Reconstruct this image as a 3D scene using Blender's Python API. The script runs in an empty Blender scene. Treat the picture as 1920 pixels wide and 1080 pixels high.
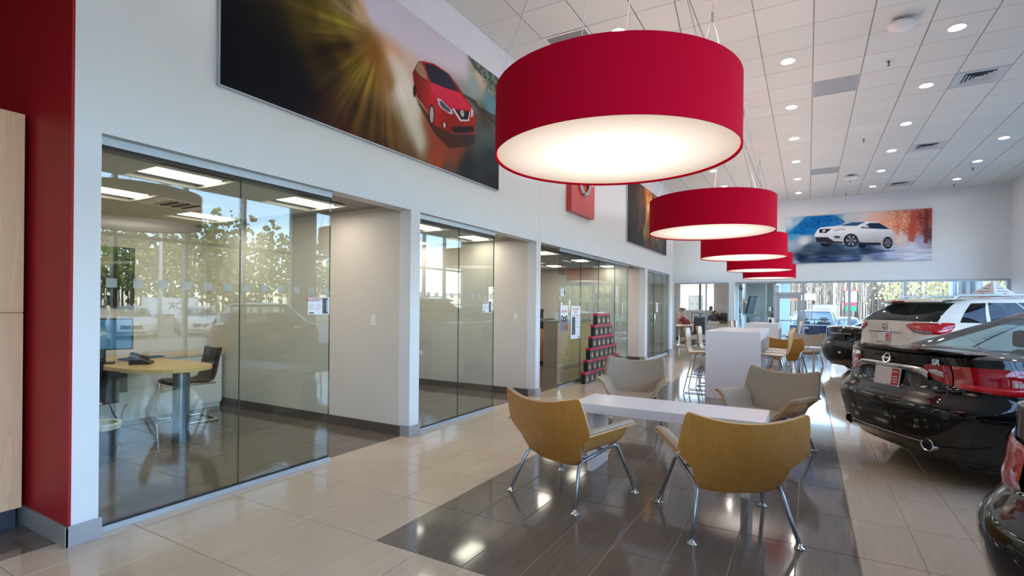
import bpy, bmesh, math, random
import numpy as np
from mathutils import Vector, Matrix
random.seed(11)
SC = bpy.context.scene
COL = SC.collection
PI = math.pi

# ------------------------------------------------------------------ camera
EYE = 1.3784
cd = bpy.data.cameras.new('camera')
cam = bpy.data.objects.new('camera', cd); COL.objects.link(cam)
cd.sensor_width = 36.0
cd.lens = 36.0 * 969.04 / 1920.0
cd.shift_y = 33.7 / 1920.0
cd.clip_start = 0.05; cd.clip_end = 500
cam.matrix_world = (Matrix.Translation((0, 0, EYE)) @ Matrix.Rotation(0.52, 4, 'Z')
                    @ Matrix.Rotation(PI / 2, 4, 'X') @ Matrix.Rotation(0.0095, 4, 'Z'))
SC.camera = cam

# ------------------------------------------------------------------ sky, sun, exposure
SKY_STRENGTH = 1.3
SUN_STRENGTH = 4.0
LAMP_UP = 20.0
CAR4 = (0.0, 0.0)
world = bpy.data.worlds.new('sky'); SC.world = world
world.use_nodes = True
wn = world.node_tree
sky = wn.nodes.new('ShaderNodeTexSky')
sky.sky_type = 'NISHITA'
sky.sun_disc = False
sky.sun_elevation = math.radians(48)
sky.sun_rotation = math.radians(250)
sky.air_density = 1.0; sky.dust_density = 0.7; sky.ozone_density = 2.2
bgn = wn.nodes['Background']
bgn.inputs['Strength'].default_value = SKY_STRENGTH
wn.links.new(sky.outputs['Color'], bgn.inputs['Color'])

sd = bpy.data.lights.new('sun', 'SUN'); sd.energy = SUN_STRENGTH; sd.angle = math.radians(0.8)
sd.color = (1.0, 0.95, 0.86)
sun = bpy.data.objects.new('sun', sd); COL.objects.link(sun)
sun.rotation_euler = Vector((0.72, 0.28, -0.82)).to_track_quat('-Z', 'Y').to_euler()
sun.location = (-30, 0, 30)

def portal(name, loc, sx, sy, direction):
    l = bpy.data.lights.new(name, 'AREA'); l.shape = 'RECTANGLE'; l.size = sx; l.size_y = sy
    l.cycles.is_portal = True
    o = bpy.data.objects.new(name, l); COL.objects.link(o); o.location = loc
    o.rotation_euler = Vector(direction).to_track_quat('-Z', 'Y').to_euler()
portal('window_portal_side', (4.9, 1.6, 2.1), 15.2, 4.0, (-1, 0, 0))
portal('window_portal_side_far', (4.9, 13.55, 2.1), 7.3, 4.0, (-1, 0, 0))
portal('window_portal_far', (2.0, 18.95, 1.15), 5.5, 2.2, (0, -1, 0))

SC.view_settings.view_transform = 'Standard'
SC.view_settings.look = 'None'
SC.view_settings.exposure = 0.74
SC.view_settings.gamma = 1.0
SC.view_settings.use_curve_mapping = False
SC.cycles.max_bounces = 10
SC.cycles.diffuse_bounces = 5
SC.cycles.glossy_bounces = 5
SC.cycles.transparent_max_bounces = 16
SC.cycles.sample_clamp_indirect = 6.0
SC.cycles.caustics_reflective = False
SC.cycles.caustics_refractive = False
SC.cycles.blur_glossy = 0.5

# ------------------------------------------------------------------ object helpers
def lin(r, g, b):
    def f(c):
        c = c / 255.0
        return c / 12.92 if c <= 0.04045 else ((c + 0.055) / 1.055) ** 2.4
    return (f(r), f(g), f(b), 1.0)

def link(name, me, parent=None, mats=None):
    o = bpy.data.objects.new(name, me); COL.objects.link(o)
    if parent is not None: o.parent = parent
    if mats:
        for m in (mats if isinstance(mats, (list, tuple)) else [mats]): me.materials.append(m)
    return o

def done(name, bm, mats=None, parent=None, smooth=False, loc=None, rot=None):
    bmesh.ops.recalc_face_normals(bm, faces=bm.faces)
    me = bpy.data.meshes.new(name); bm.to_mesh(me); bm.free()
    if smooth:
        for p in me.polygons: p.use_smooth = True
    o = link(name, me, parent, mats)
    if loc is not None: o.location = loc
    if rot is not None: o.rotation_euler = rot
    return o

def smooth_by_angle(o, deg=35):
    me = o.data
    for p in me.polygons: p.use_smooth = True
    bm = bmesh.new(); bm.from_mesh(me)
    for e in bm.edges:
        if len(e.link_faces) == 2 and e.calc_face_angle(0) > math.radians(deg): e.smooth = False
    bm.to_mesh(me); bm.free()
    return o

def tag(o, label, cat, group=None):
    o['label'] = label; o['category'] = cat
    if group: o['group'] = group
    return o

def thing(name, label, cat, loc=(0, 0, 0), rz=0.0, group=None):
    o = bpy.data.objects.new(name, None); COL.objects.link(o)
    o.empty_display_size = 0.1
    o.location = loc; o.rotation_euler = (0, 0, rz)
    return tag(o, label, cat, group)

def structure(o): o['kind'] = 'structure'; return o
def stuff(o): o['kind'] = 'stuff'; return o

def dup(root, loc=None, rz=None, label=None, group=None):
    r = root.copy(); COL.objects.link(r)
    if loc is not None: r.location = loc
    if rz is not None: r.rotation_euler = (0, 0, rz)
    if label: r['label'] = label
    if group: r['group'] = group
    for ch in list(root.children):
        c = ch.copy(); COL.objects.link(c); c.parent = r
        for g in list(ch.children):
            d = g.copy(); COL.objects.link(d); d.parent = c
    return r

def box(bm, x0, y0, z0, x1, y1, z1, bev=0.0, mi=0):
    x0, x1 = min(x0, x1), max(x0, x1); y0, y1 = min(y0, y1), max(y0, y1); z0, z1 = min(z0, z1), max(z0, z1)
    vs = [bm.verts.new(p) for p in ((x0,y0,z0),(x1,y0,z0),(x1,y1,z0),(x0,y1,z0),(x0,y0,z1),(x1,y0,z1),(x1,y1,z1),(x0,y1,z1))]
    fs = [bm.faces.new([vs[i] for i in q]) for q in ((0,3,2,1),(4,5,6,7),(0,1,5,4),(1,2,6,5),(2,3,7,6),(3,0,4,7))]
    for f in fs: f.material_index = mi
    if bev > 0:
        es = list({e for f in fs for e in f.edges})
        r = bmesh.ops.bevel(bm, geom=es, offset=bev, segments=2, profile=0.6, affect='EDGES', clamp_overlap=True)
        for f in r['faces']: f.material_index = mi
    return bm

def nb(): return bmesh.new()
def bx(*a, **k): return box(bmesh.new(), *a, **k)

def tube(bm, pts, r, seg=8, closed=False, caps=True):
    pts = [Vector(p) for p in pts]; n = len(pts)
    rr = r if isinstance(r, (list, tuple)) else [r] * n
    rings = []; up = None
    for i, p in enumerate(pts):
        if closed: t = (pts[(i + 1) % n] - pts[i - 1])
        elif i == 0: t = pts[1] - p
        elif i == n - 1: t = p - pts[i - 1]
        else: t = (pts[i + 1] - p).normalized() + (p - pts[i - 1]).normalized()
        t.normalize()
        if up is None:
            up = Vector((0, 0, 1)) if abs(t.z) < 0.9 else Vector((1, 0, 0))
        a = (up - t * up.dot(t))
        if a.length < 1e-4: a = t.orthogonal()
        a.normalize(); b = t.cross(a); up = a
        rings.append([bm.verts.new(p + (a * math.cos(k * 2 * PI / seg) + b * math.sin(k * 2 * PI / seg)) * rr[i]) for k in range(seg)])
    m = n if closed else n - 1
    for i in range(m):
        A, B = rings[i], rings[(i + 1) % n]
        for k in range(seg): bm.faces.new((A[k], A[(k + 1) % seg], B[(k + 1) % seg], B[k]))
    if caps and not closed:
        bm.faces.new(rings[0][::-1]); bm.faces.new(rings[-1])
    return bm

def fillet(pts, r, n=5):
    """polyline with its inner corners rounded"""
    pts = [Vector(p) for p in pts]; out = [pts[0]]
    for i in range(1, len(pts) - 1):
        a, p, b = pts[i - 1], pts[i], pts[i + 1]
        d1 = (a - p); d2 = (b - p); rr = min(r, d1.length * .45, d2.length * .45)
        s = p + d1.normalized() * rr; e = p + d2.normalized() * rr
        for k in range(n + 1):
            t = k / n; out.append((1 - t) ** 2 * s + 2 * t * (1 - t) * p + t * t * e)
    out.append(pts[-1]); return out

def lathe(bm, prof, seg=24, center=(0, 0, 0), mi=0, cap=True):
    cx, cy, cz = center; rings = []
    for r, z in prof:
        if r < 1e-6: rings.append([bm.verts.new((cx, cy, cz + z))])
        else: rings.append([bm.verts.new((cx + r * math.cos(2 * PI * k / seg), cy + r * math.sin(2 * PI * k / seg), cz + z)) for k in range(seg)])
    for A, B in zip(rings[:-1], rings[1:]):
        for k in range(seg):
            a, b = A[k % len(A)], A[(k + 1) % len(A)]; c, d = B[(k + 1) % len(B)], B[k % len(B)]
            v = []
            for q in (a, b, c, d):
                if q not in v: v.append(q)
            if len(v) > 2: f = bm.faces.new(v); f.material_index = mi
    if cap:
        for R, fl in ((rings[0], True), (rings[-1], False)):
            if len(R) > 2: f = bm.faces.new(R[::-1] if fl else R); f.material_index = mi
    return bm

def grid_surface(bm, rows, mi=0):
    vs = [[bm.verts.new(p) for p in r] for r in rows]
    for A, B in zip(vs[:-1], vs[1:]):
        for k in range(len(A) - 1):
            try: f = bm.faces.new((A[k], A[k + 1], B[k + 1], B[k])); f.material_index = mi
            except ValueError: pass
    return vs

def xform(bm, M, verts=None): bmesh.ops.transform(bm, matrix=M, verts=verts or bm.verts); return bm

def prism(bm, poly, z0, z1, mi=0):
    a = [bm.verts.new((x, y, z0)) for x, y in poly]; b = [bm.verts.new((x, y, z1)) for x, y in poly]
    n = len(poly); fs = [bm.faces.new(a[::-1]), bm.faces.new(b)]
    for i in range(n): fs.append(bm.faces.new((a[i], a[(i + 1) % n], b[(i + 1) % n], b[i])))
    for f in fs: f.material_index = mi
    return bm

def text_obj(name, body, size, mat, parent, M, extrude=0.0005, align='CENTER', bold=0.0):
    cu = bpy.data.curves.new(name, 'FONT'); cu.body = body; cu.size = size
    cu.align_x = align; cu.align_y = 'CENTER'; cu.extrude = extrude; cu.offset = bold
    cu.resolution_u = 3
    t = bpy.data.objects.new(name, cu); COL.objects.link(t)
    dg = bpy.context.evaluated_depsgraph_get()
    me = bpy.data.meshes.new_from_object(t.evaluated_get(dg))
    bpy.data.objects.remove(t)
    o = link(name, me, parent, None)
    me.materials.clear(); me.materials.append(mat)
    o.matrix_local = M
    return o

def frame_M(origin, xdir, ydir):
    x = Vector(xdir).normalized(); y = Vector(ydir).normalized(); z = x.cross(y).normalized(); y = z.cross(x)
    M = Matrix.Identity(4)
    for i in range(3): M[i][0], M[i][1], M[i][2], M[i][3] = x[i], y[i], z[i], origin[i]
    return M

ORD = ['first','second','third','fourth','fifth','sixth','seventh','eighth','ninth','tenth','eleventh','twelfth','thirteenth','fourteenth','fifteenth','sixteenth']

# ------------------------------------------------------------------ materials
def pm(name, col, rough=0.5, metal=0.0, var=0.06, scale=12.0, stretch=(1, 1, 1), bump=0.0, spec=0.5, coat=0.0,
       emit=None, estr=0.0, coord='Object', sheen=0.0, rnd=0.0, detail=3.0, alpha=None, coat_rough=0.03):
    m = bpy.data.materials.new(name); m.use_nodes = True
    nt = m.node_tree; N = nt.nodes; L = nt.links
    b = N['Principled BSDF']
    tc = N.new('ShaderNodeTexCoord'); mp = N.new('ShaderNodeMapping')
    mp.inputs['Scale'].default_value = stretch
    no = N.new('ShaderNodeTexNoise'); no.inputs['Scale'].default_value = scale; no.inputs['Detail'].default_value = detail
    if coord == 'World':
        ge = N.new('ShaderNodeNewGeometry'); L.new(ge.outputs['Position'], mp.inputs['Vector'])
    else: L.new(tc.outputs[coord], mp.inputs['Vector'])
    L.new(mp.outputs['Vector'], no.inputs['Vector'])
    mr = N.new('ShaderNodeMapRange')
    mr.inputs['From Min'].default_value = 0.3; mr.inputs['From Max'].default_value = 0.7
    mr.inputs['To Min'].default_value = 1 - var; mr.inputs['To Max'].default_value = 1 + var
    L.new(no.outputs['Fac'], mr.inputs['Value'])
    hv = N.new('ShaderNodeHueSaturation'); hv.inputs['Color'].default_value = col
    src = mr.outputs['Result']
    if rnd > 0:
        oi = N.new('ShaderNodeObjectInfo'); r2 = N.new('ShaderNodeMapRange')
        r2.inputs['To Min'].default_value = 1 - rnd; r2.inputs['To Max'].default_value = 1 + rnd
        L.new(oi.outputs['Random'], r2.inputs['Value'])
        mu = N.new('ShaderNodeMath'); mu.operation = 'MULTIPLY'
        L.new(mr.outputs['Result'], mu.inputs[0]); L.new(r2.outputs['Result'], mu.inputs[1]); src = mu.outputs[0]
    L.new(src, hv.inputs['Value'])
    L.new(hv.outputs['Color'], b.inputs['Base Color'])
    b.inputs['Roughness'].default_value = rough; b.inputs['Metallic'].default_value = metal
    b.inputs['Specular IOR Level'].default_value = spec
    if coat: b.inputs['Coat Weight'].default_value = coat; b.inputs['Coat Roughness'].default_value = coat_rough
    if sheen: b.inputs['Sheen Weight'].default_value = sheen
    if bump:
        bu = N.new('ShaderNodeBump'); bu.inputs['Strength'].default_value = bump; bu.inputs['Distance'].default_value = 0.004
        L.new(no.outputs['Fac'], bu.inputs['Height']); L.new(bu.outputs['Normal'], b.inputs['Normal'])
    if emit:
        b.inputs['Emission Color'].default_value = emit; b.inputs['Emission Strength'].default_value = estr
    return m

def wood_mat(name, c1, c2, rough=0.4, axis=(1, 1, 14), scale=3.0, coat=0.0, bands=6.0):
    m = bpy.data.materials.new(name); m.use_nodes = True
    nt = m.node_tree; N = nt.nodes; L = nt.links; b = N['Principled BSDF']
    tc = N.new('ShaderNodeTexCoord'); mp = N.new('ShaderNodeMapping'); mp.inputs['Scale'].default_value = axis
    L.new(tc.outputs['Object'], mp.inputs['Vector'])
    n1 = N.new('ShaderNodeTexNoise'); n1.inputs['Scale'].default_value = scale; n1.inputs['Detail'].default_value = 5; n1.inputs['Distortion'].default_value = 0.6
    L.new(mp.outputs['Vector'], n1.inputs['Vector'])
    wv = N.new('ShaderNodeMath'); wv.operation = 'MULTIPLY'; wv.inputs[1].default_value = bands
    L.new(n1.outputs['Fac'], wv.inputs[0])
    fr = N.new('ShaderNodeMath'); fr.operation = 'FRACT'; L.new(wv.outputs[0], fr.inputs[0])
    n2 = N.new('ShaderNodeTexNoise'); n2.inputs['Scale'].default_value = scale * 14; n2.inputs['Detail'].default_value = 2
    L.new(mp.outputs['Vector'], n2.inputs['Vector'])
    ad = N.new('ShaderNodeMath'); ad.operation = 'ADD'; L.new(fr.outputs[0], ad.inputs[0]); L.new(n2.outputs['Fac'], ad.inputs[1])
    cr = N.new('ShaderNodeValToRGB'); cr.color_ramp.elements[0].color = c1; cr.color_ramp.elements[1].color = c2
    hf = N.new('ShaderNodeMath'); hf.operation = 'MULTIPLY'; hf.inputs[1].default_value = 0.5; L.new(ad.outputs[0], hf.inputs[0])
    L.new(hf.outputs[0], cr.inputs['Fac']); L.new(cr.outputs['Color'], b.inputs['Base Color'])
    b.inputs['Roughness'].default_value = rough
    if coat: b.inputs['Coat Weight'].default_value = coat; b.inputs['Coat Roughness'].default_value = 0.15
    return m

def glass_mat(name, tint=(0.90, 0.95, 0.92, 1), f0=0.045, gain=1.0, rough=0.0):
    m = bpy.data.materials.new(name); m.use_nodes = True
    nt = m.node_tree; N = nt.nodes; L = nt.links
    N.remove(N['Principled BSDF']); out = N['Material Output']
    lw = N.new('ShaderNodeLayerWeight'); lw.inputs['Blend'].default_value = 0.5
    pw = N.new('ShaderNodeMath'); pw.operation = 'POWER'; pw.inputs[1].default_value = 5.0
    L.new(lw.outputs['Facing'], pw.inputs[0])
    ma = N.new('ShaderNodeMath'); ma.operation = 'MULTIPLY_ADD'; ma.use_clamp = True
    ma.inputs[1].default_value = (1 - f0) * gain; ma.inputs[2].default_value = f0
    L.new(pw.outputs[0], ma.inputs[0])
    no = N.new('ShaderNodeTexNoise'); no.inputs['Scale'].default_value = 0.6
    hv = N.new('ShaderNodeHueSaturation'); hv.inputs['Color'].default_value = tint
    mr = N.new('ShaderNodeMapRange'); mr.inputs['To Min'].default_value = 0.985; mr.inputs['To Max'].default_value = 1.0
    L.new(no.outputs['Fac'], mr.inputs['Value']); L.new(mr.outputs['Result'], hv.inputs['Value'])
    tr = N.new('ShaderNodeBsdfTransparent'); L.new(hv.outputs['Color'], tr.inputs['Color'])
    gl = N.new('ShaderNodeBsdfGlossy'); gl.inputs['Roughness'].default_value = rough
    mx = N.new('ShaderNodeMixShader')
    L.new(ma.outputs[0], mx.inputs['Fac']); L.new(tr.outputs[0], mx.inputs[1]); L.new(gl.outputs[0], mx.inputs[2])
    L.new(mx.outputs[0], out.inputs['Surface'])
    return m

def print_mat(name, rough=0.35):
    m = bpy.data.materials.new(name); m.use_nodes = True
    nt = m.node_tree; N = nt.nodes; L = nt.links; b = N['Principled BSDF']
    at = N.new('ShaderNodeVertexColor'); at.layer_name = 'ink'
    L.new(at.outputs['Color'], b.inputs['Base Color']); b.inputs['Roughness'].default_value = rough; b.inputs['Specular IOR Level'].default_value = 0.08
    return m

M = {}
M['wall'] = pm('painted_wall', lin(220, 224, 229), 0.55, var=0.015, scale=3, bump=0.02)
M['wall_warm'] = pm('office_wall', lin(214, 207, 199), 0.6, var=0.015, scale=3, bump=0.02)
M['wall_blue'] = pm('pale_blue_wall', lin(205, 224, 232), 0.6, var=0.015, scale=3)
M['red_wall'] = pm('red_wall_paint', lin(158, 28, 36), 0.5, var=0.03, scale=2, spec=0.25)
M['red_panel'] = pm('red_sign_panel', lin(186, 58, 60), 0.35, var=0.03, scale=3)
M['ceil'] = pm('ceiling_board', lin(212, 215, 210), 0.85, var=0.025, scale=60, bump=0.15, rnd=0.02)
M['tbar'] = pm('ceiling_grid_metal', lin(140, 140, 138), 0.5, var=0.02)
M['cream'] = pm('cream_porcelain_tile', lin(208, 188, 165), 0.08, var=0.06, scale=2.2, stretch=(22, 1.2, 1), coord='World', rnd=0.03, spec=0.42)
M['brown'] = pm('brown_porcelain_tile', lin(116, 104, 95), 0.08, var=0.12, scale=2.2, stretch=(24, 1.2, 1), coord='World', rnd=0.04, spec=0.42)
M['grout'] = pm('tile_grout', lin(176, 160, 138), 0.8, var=0.1, scale=30)
M['base_brown'] = pm('brown_base_tile', lin(88, 78, 73), 0.3, var=0.1, scale=6, stretch=(1, 8, 8))
M['base_grey'] = pm('grey_metal_base', lin(163, 163, 166), 0.4, metal=0.3, var=0.03)
M['alu'] = pm('brushed_aluminium', lin(188, 196, 204), 0.32, metal=0.85, var=0.05, scale=40, stretch=(1, 1, 12))
M['alu_white'] = pm('satin_window_frame', lin(176, 184, 190), 0.4, metal=0.4, var=0.03)
M['chrome'] = pm('chrome', lin(222, 224, 228), 0.08, metal=1.0, var=0.01)
M['steel_tube'] = pm('satin_steel_tube', lin(178, 184, 194), 0.34, metal=0.9, var=0.04)
M['black_plastic'] = pm('black_plastic', lin(26, 26, 28), 0.4, var=0.1)
M['rubber'] = pm('tyre_rubber', lin(22, 22, 23), 0.75, var=0.15, scale=30)
M['dark'] = pm('dark_void', lin(14, 14, 15), 0.7, var=0.1)
M['gasket'] = pm('black_gasket', lin(20, 20, 22), 0.5, var=0.05)
M['white_lam'] = pm('white_laminate', lin(240, 234, 234), 0.22, var=0.01, scale=5)
M['white_plastic'] = pm('white_plastic', lin(228, 228, 226), 0.35, var=0.02)
M['beech'] = wood_mat('beech_laminate', lin(224, 182, 146), lin(242, 206, 168), 0.42, axis=(6, 6, 0.5), scale=2.5, bands=4)
M['maple_top'] = wood_mat('maple_desk_top', lin(214, 178, 120), lin(230, 198, 142), 0.3, axis=(1, 6, 6), scale=2)
M['ply'] = wood_mat('honey_plywood', lin(188, 131, 58), lin(208, 150, 73), 0.3, axis=(7, 7, 0.5), scale=1.3, coat=0.35, bands=4)
M['ply_edge'] = pm('plywood_edge', lin(214, 172, 122), 0.4, var=0.1, scale=60)
M['vinyl'] = pm('greige_vinyl', lin(162, 148, 130), 0.42, var=0.03, scale=40, bump=0.03)
M['red_fabric'] = pm('red_shade_fabric', lin(198, 3, 44), 0.9, var=0.03, scale=120, bump=0.05, spec=0.1)
M['glass'] = glass_mat('office_pane', (0.88, 0.93, 0.90, 1), 0.05)
M['glass_clear'] = glass_mat('window_pane', (0.97, 0.985, 0.985, 1), 0.04)
M['glass_dark'] = glass_mat('tinted_car_glass', (0.10, 0.11, 0.11, 1), 0.06)
M['glass_car'] = glass_mat('car_glass', (0.55, 0.66, 0.66, 1), 0.07)
M['glass_edge'] = pm('green_glass_edge', lin(60, 86, 80), 0.1, var=0.02)
M['frost'] = pm('frosted_dot', lin(190, 198, 194), 0.6, var=0.03)
M['frost'].node_tree.nodes['Principled BSDF'].inputs['Alpha'].default_value = 0.38
M['lens'] = pm('lamp_lens', (1, 1, 1, 1), 0.4, emit=(1.0, 0.90, 0.81, 1), estr=120.0)
M['trim_white'] = pm('white_trim_ring', lin(238, 234, 228), 0.35, var=0.01)
M['troffer'] = pm('troffer_diffuser', (1, 1, 1, 1), 0.4, emit=(1.0, 0.90, 0.76, 1), estr=10.0)
M['vent'] = pm('vent_grille', lin(186, 190, 192), 0.45, metal=0.2, var=0.03)
M['vent_dark'] = pm('vent_slot', lin(70, 74, 76), 0.6, var=0.05)
M['perf'] = pm('perforated_return', lin(128, 128, 126), 0.6, var=0.35, scale=120)
M['greypanel'] = pm('grey_return_panel', lin(150, 160, 164), 0.6, var=0.08, scale=90)
M['paper'] = pm('white_paper', lin(232, 234, 238), 0.6, var=0.01)
M['ink_red'] = pm('red_print', lin(190, 30, 52), 0.6, var=0.02)
M['ink_black'] = pm('black_print', lin(30, 32, 36), 0.6, var=0.05)
M['ink_grey'] = pm('grey_print', lin(120, 124, 130), 0.6, var=0.05)
M['print'] = print_mat('poster_print', 0.38)
M['asphalt'] = pm('asphalt', lin(128, 126, 124), 0.85, var=0.12, scale=3, coord='World')
M['grassmat'] = pm('grass_strip', lin(120, 124, 72), 0.9, var=0.3, scale=4, coord='World')
M['soil'] = pm('dry_field', lin(150, 136, 104), 0.9, var=0.2, scale=1.5, coord='World')

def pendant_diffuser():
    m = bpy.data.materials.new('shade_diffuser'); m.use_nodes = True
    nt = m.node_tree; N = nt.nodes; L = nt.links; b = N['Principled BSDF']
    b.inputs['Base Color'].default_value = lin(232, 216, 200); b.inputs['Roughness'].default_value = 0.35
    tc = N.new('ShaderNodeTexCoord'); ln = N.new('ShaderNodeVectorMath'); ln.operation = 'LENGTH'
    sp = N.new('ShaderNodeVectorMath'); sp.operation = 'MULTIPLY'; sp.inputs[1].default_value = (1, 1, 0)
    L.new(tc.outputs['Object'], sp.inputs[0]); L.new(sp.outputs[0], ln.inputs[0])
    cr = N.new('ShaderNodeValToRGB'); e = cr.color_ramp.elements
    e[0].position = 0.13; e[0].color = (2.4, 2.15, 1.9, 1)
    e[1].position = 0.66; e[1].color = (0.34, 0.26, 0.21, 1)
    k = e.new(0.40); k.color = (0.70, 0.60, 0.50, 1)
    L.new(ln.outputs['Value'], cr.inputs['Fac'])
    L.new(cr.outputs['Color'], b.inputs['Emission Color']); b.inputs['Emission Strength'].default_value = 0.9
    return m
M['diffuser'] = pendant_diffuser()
# ------------------------------------------------------------------ floor and its tiles
XW = -3.60          # face of the left (office) wall
XR = 4.75           # glazed right wall
YF = 18.8           # far wall
ZC = 4.84           # ceiling
X0T, Y0T, TW, TL = -2.183, 2.234, 0.305, 0.61
floor = structure(done('floor', bx(-7.6, -6.3, -0.2, 5.0, 23.2, -0.0025), M['grout']))

def is_dark(ci, ri):
    x = X0T + (ci + .5) * TW; y = Y0T + (ri + .5) * TL
    if x < -3.708 and y > 1.3 and y < 16.1: return True
    return 0 <= ci < 8 and ri >= 0
def tile_mesh(name, mat):
    bm = bx(-TW/2 + .0026, -TL/2 + .0026, -0.012, TW/2 - .0026, TL/2 - .0026, 0.0)
    top = [e for e in bm.edges if all(v.co.z > -1e-6 for v in e.verts)]
    bmesh.ops.bevel(bm, geom=top, offset=.0012, segments=1, affect='EDGES')
    me = bpy.data.meshes.new(name); bm.to_mesh(me); bm.free(); me.materials.append(mat); return me
tm = {False: tile_mesh('cream_tile', M['cream']), True: tile_mesh('brown_tile', M['brown'])}
cy_, sy_ = math.cos(0.52), math.sin(0.52)
def view(x, y, z):
    r = x * cy_ + y * sy_; d = -x * sy_ + y * cy_
    return (960 + 969 * r / d, 573.7 + 969 * (EYE - z) / d, d) if d > .2 else (9e9, 9e9, d)
cells = []
for ci in range(-18, 24):
    for ri in range(-14, 34):
        x = X0T + (ci + .5) * TW; y = Y0T + (ri + .5) * TL
        if not (-7.6 < x < XR and -6.2 < y < 22.5): continue
        u, v, d = view(x, y, 0)
        vis = -60 < u < 1980 and v < 1150
        if x < -3.9 and (y < 1.3 or u < 150): vis = False
        cells.append((0 if vis else 1, d if vis else 99, ci, ri, x, y))
cells.sort()
rest = {False: nb(), True: nb()}
for k, (nv, d, ci, ri, x, y) in enumerate(cells):
    dk = is_dark(ci, ri)
    if k < 300 and nv == 0:
        o = bpy.data.objects.new('floor_tile', tm[dk]); COL.objects.link(o); o.parent = floor; o.location = (x, y, 0)
    else:
        b_ = rest[dk]
        q = [b_.verts.new((x + a * (TW/2 - .0026), y + c * (TL/2 - .0026), 0)) for a, c in ((-1,-1),(1,-1),(1,1),(-1,1))]
        s = [b_.verts.new((x + a * (TW/2 - .0026), y + c * (TL/2 - .0026), -.01)) for a, c in ((-1,-1),(1,-1),(1,1),(-1,1))]
        b_.faces.new(q)
        for i in range(4): b_.faces.new((s[i], s[(i+1)%4], q[(i+1)%4], q[i]))
stuff(done('far_floor_tiles', rest[False], M['cream'], floor))
stuff(done('far_dark_floor_tiles', rest[True], M['brown'], floor))

# ------------------------------------------------------------------ ceiling
ceiling = structure(done('ceiling', bx(-7.6, -6.3, ZC + .028, 5.0, 19.0, ZC + .3), M['tbar']))
CX0, CW = -0.577, 0.61
CY0, CL = 8.19 - .316, 0.632
def hole_tile(r):
    bm = nb(); n = 24
    circ = [(r * math.cos(2*PI*k/n + PI/n), r * math.sin(2*PI*k/n + PI/n)) for k in range(n)]
    hx, hy = CW/2 - .008, CL/2 - .004
    def sq(a):
        c, s = math.cos(a), math.sin(a); t = min(hx/abs(c) if abs(c) > 1e-9 else 9, hy/abs(s) if abs(s) > 1e-9 else 9); return (c*t, s*t)
    out = [sq(2*PI*k/n + PI/n) for k in range(n)]
    corner = [(hx, hy), (-hx, hy), (-hx, -hy), (hx, -hy)]
    ci_ = [bm.verts.new((x, y, 0)) for x, y in circ]; co = [bm.verts.new((x, y, 0)) for x, y in out]
    cu = [bm.verts.new((x, y, .02)) for x, y in circ]
    for k in range(n):
        bm.faces.new((ci_[k], co[k], co[(k+1)%n], ci_[(k+1)%n])); bm.faces.new((ci_[k], ci_[(k+1)%n], cu[(k+1)%n], cu[k]))
    for q in corner:
        vq = bm.verts.new((q[0], q[1], 0))
        a = math.atan2(q[1], q[0]) % (2*PI); k = int((a - PI/n) // (2*PI/n)) % n
        bm.faces.new((co[k], vq, co[(k+1)%n]))
    for v in list(co): pass
    me = bpy.data.meshes.new('holed_panel'); bm.to_mesh(me); bm.free(); me.materials.append(M['ceil']); return me
def plain_panel(w, l):
    bm = bx(-w/2, -l/2, 0, w/2, l/2, .02)
    me = bpy.data.meshes.new('ceiling_panel'); bm.to_mesh(me); bm.free(); me.materials.append(M['ceil']); return me
PANEL = plain_panel(CW - .016, CL - .008); HOLED = hole_tile(.085)
lights_xy = []; vents = {}
for xi, x in ((-3, -2.11), (0, -.272), (3, 1.558), (6, 3.388)):
    for k in range(-1, 6): lights_xy.append((xi, 3 * k))
LIGHT = set(lights_xy)
VENT = {(4, 3): 'd', (4, 9): 'd', (4, 15): 'd', (1, 2): 'r', (1, 11): 'r', (-4, -3): 'p'}
rest_c = nb(); cnt = 0
cc = []
for ci in range(-5, 9):
    for ri in range(-22, 18):
        xa = max(CX0 + ci * CW, XW); xb = min(CX0 + (ci + 1) * CW, XR)
        yb = min(CY0 + (ri + 1) * CL, YF)
        if xb - xa < .05 or yb - (CY0 + ri * CL) < .05: continue
        x = CX0 + (ci + .5) * CW; y = CY0 + (ri + .5) * CL
        u, v, d = view(x, y, ZC)
        vis = -60 < u < 1990 and -60 < v < 600
        cc.append((0 if vis else 1, d if vis else 99, ci, ri))
cc.sort()
for nv, d, ci, ri in cc:
    x = CX0 + (ci + .5) * CW; y = CY0 + (ri + .5) * CL
    if (ci, ri) in VENT: continue
    xa = max(CX0 + ci * CW, XW) + .006; xb = min(CX0 + (ci + 1) * CW, XR) - .006
    ya = CY0 + ri * CL + .0025; yb = min(CY0 + (ri + 1) * CL, YF) - .0025
    full = xb - xa > CW - .02 and yb - ya > CL - .02
    if (ci, ri) in LIGHT:
        o = bpy.data.objects.new('ceiling_panel', HOLED); COL.objects.link(o); o.parent = ceiling; o.location = (x, y, ZC); cnt += 1
    elif nv == 0 and cnt < 285 and full:
        o = bpy.data.objects.new('ceiling_panel', PANEL); COL.objects.link(o); o.parent = ceiling; o.location = (x, y, ZC); cnt += 1
    else: box(rest_c, xa, ya, ZC, xb, yb, ZC + .02)
stuff(done('border_panels', rest_c, M['ceil'], ceiling))
for ci in range(-4, 9):
    x = CX0 + ci * CW
    b_ = bx(x - .0085, -6, ZC + .004, x + .0085, YF, ZC + .027)
    done('grid_bar', b_, M['tbar'], ceiling)

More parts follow.
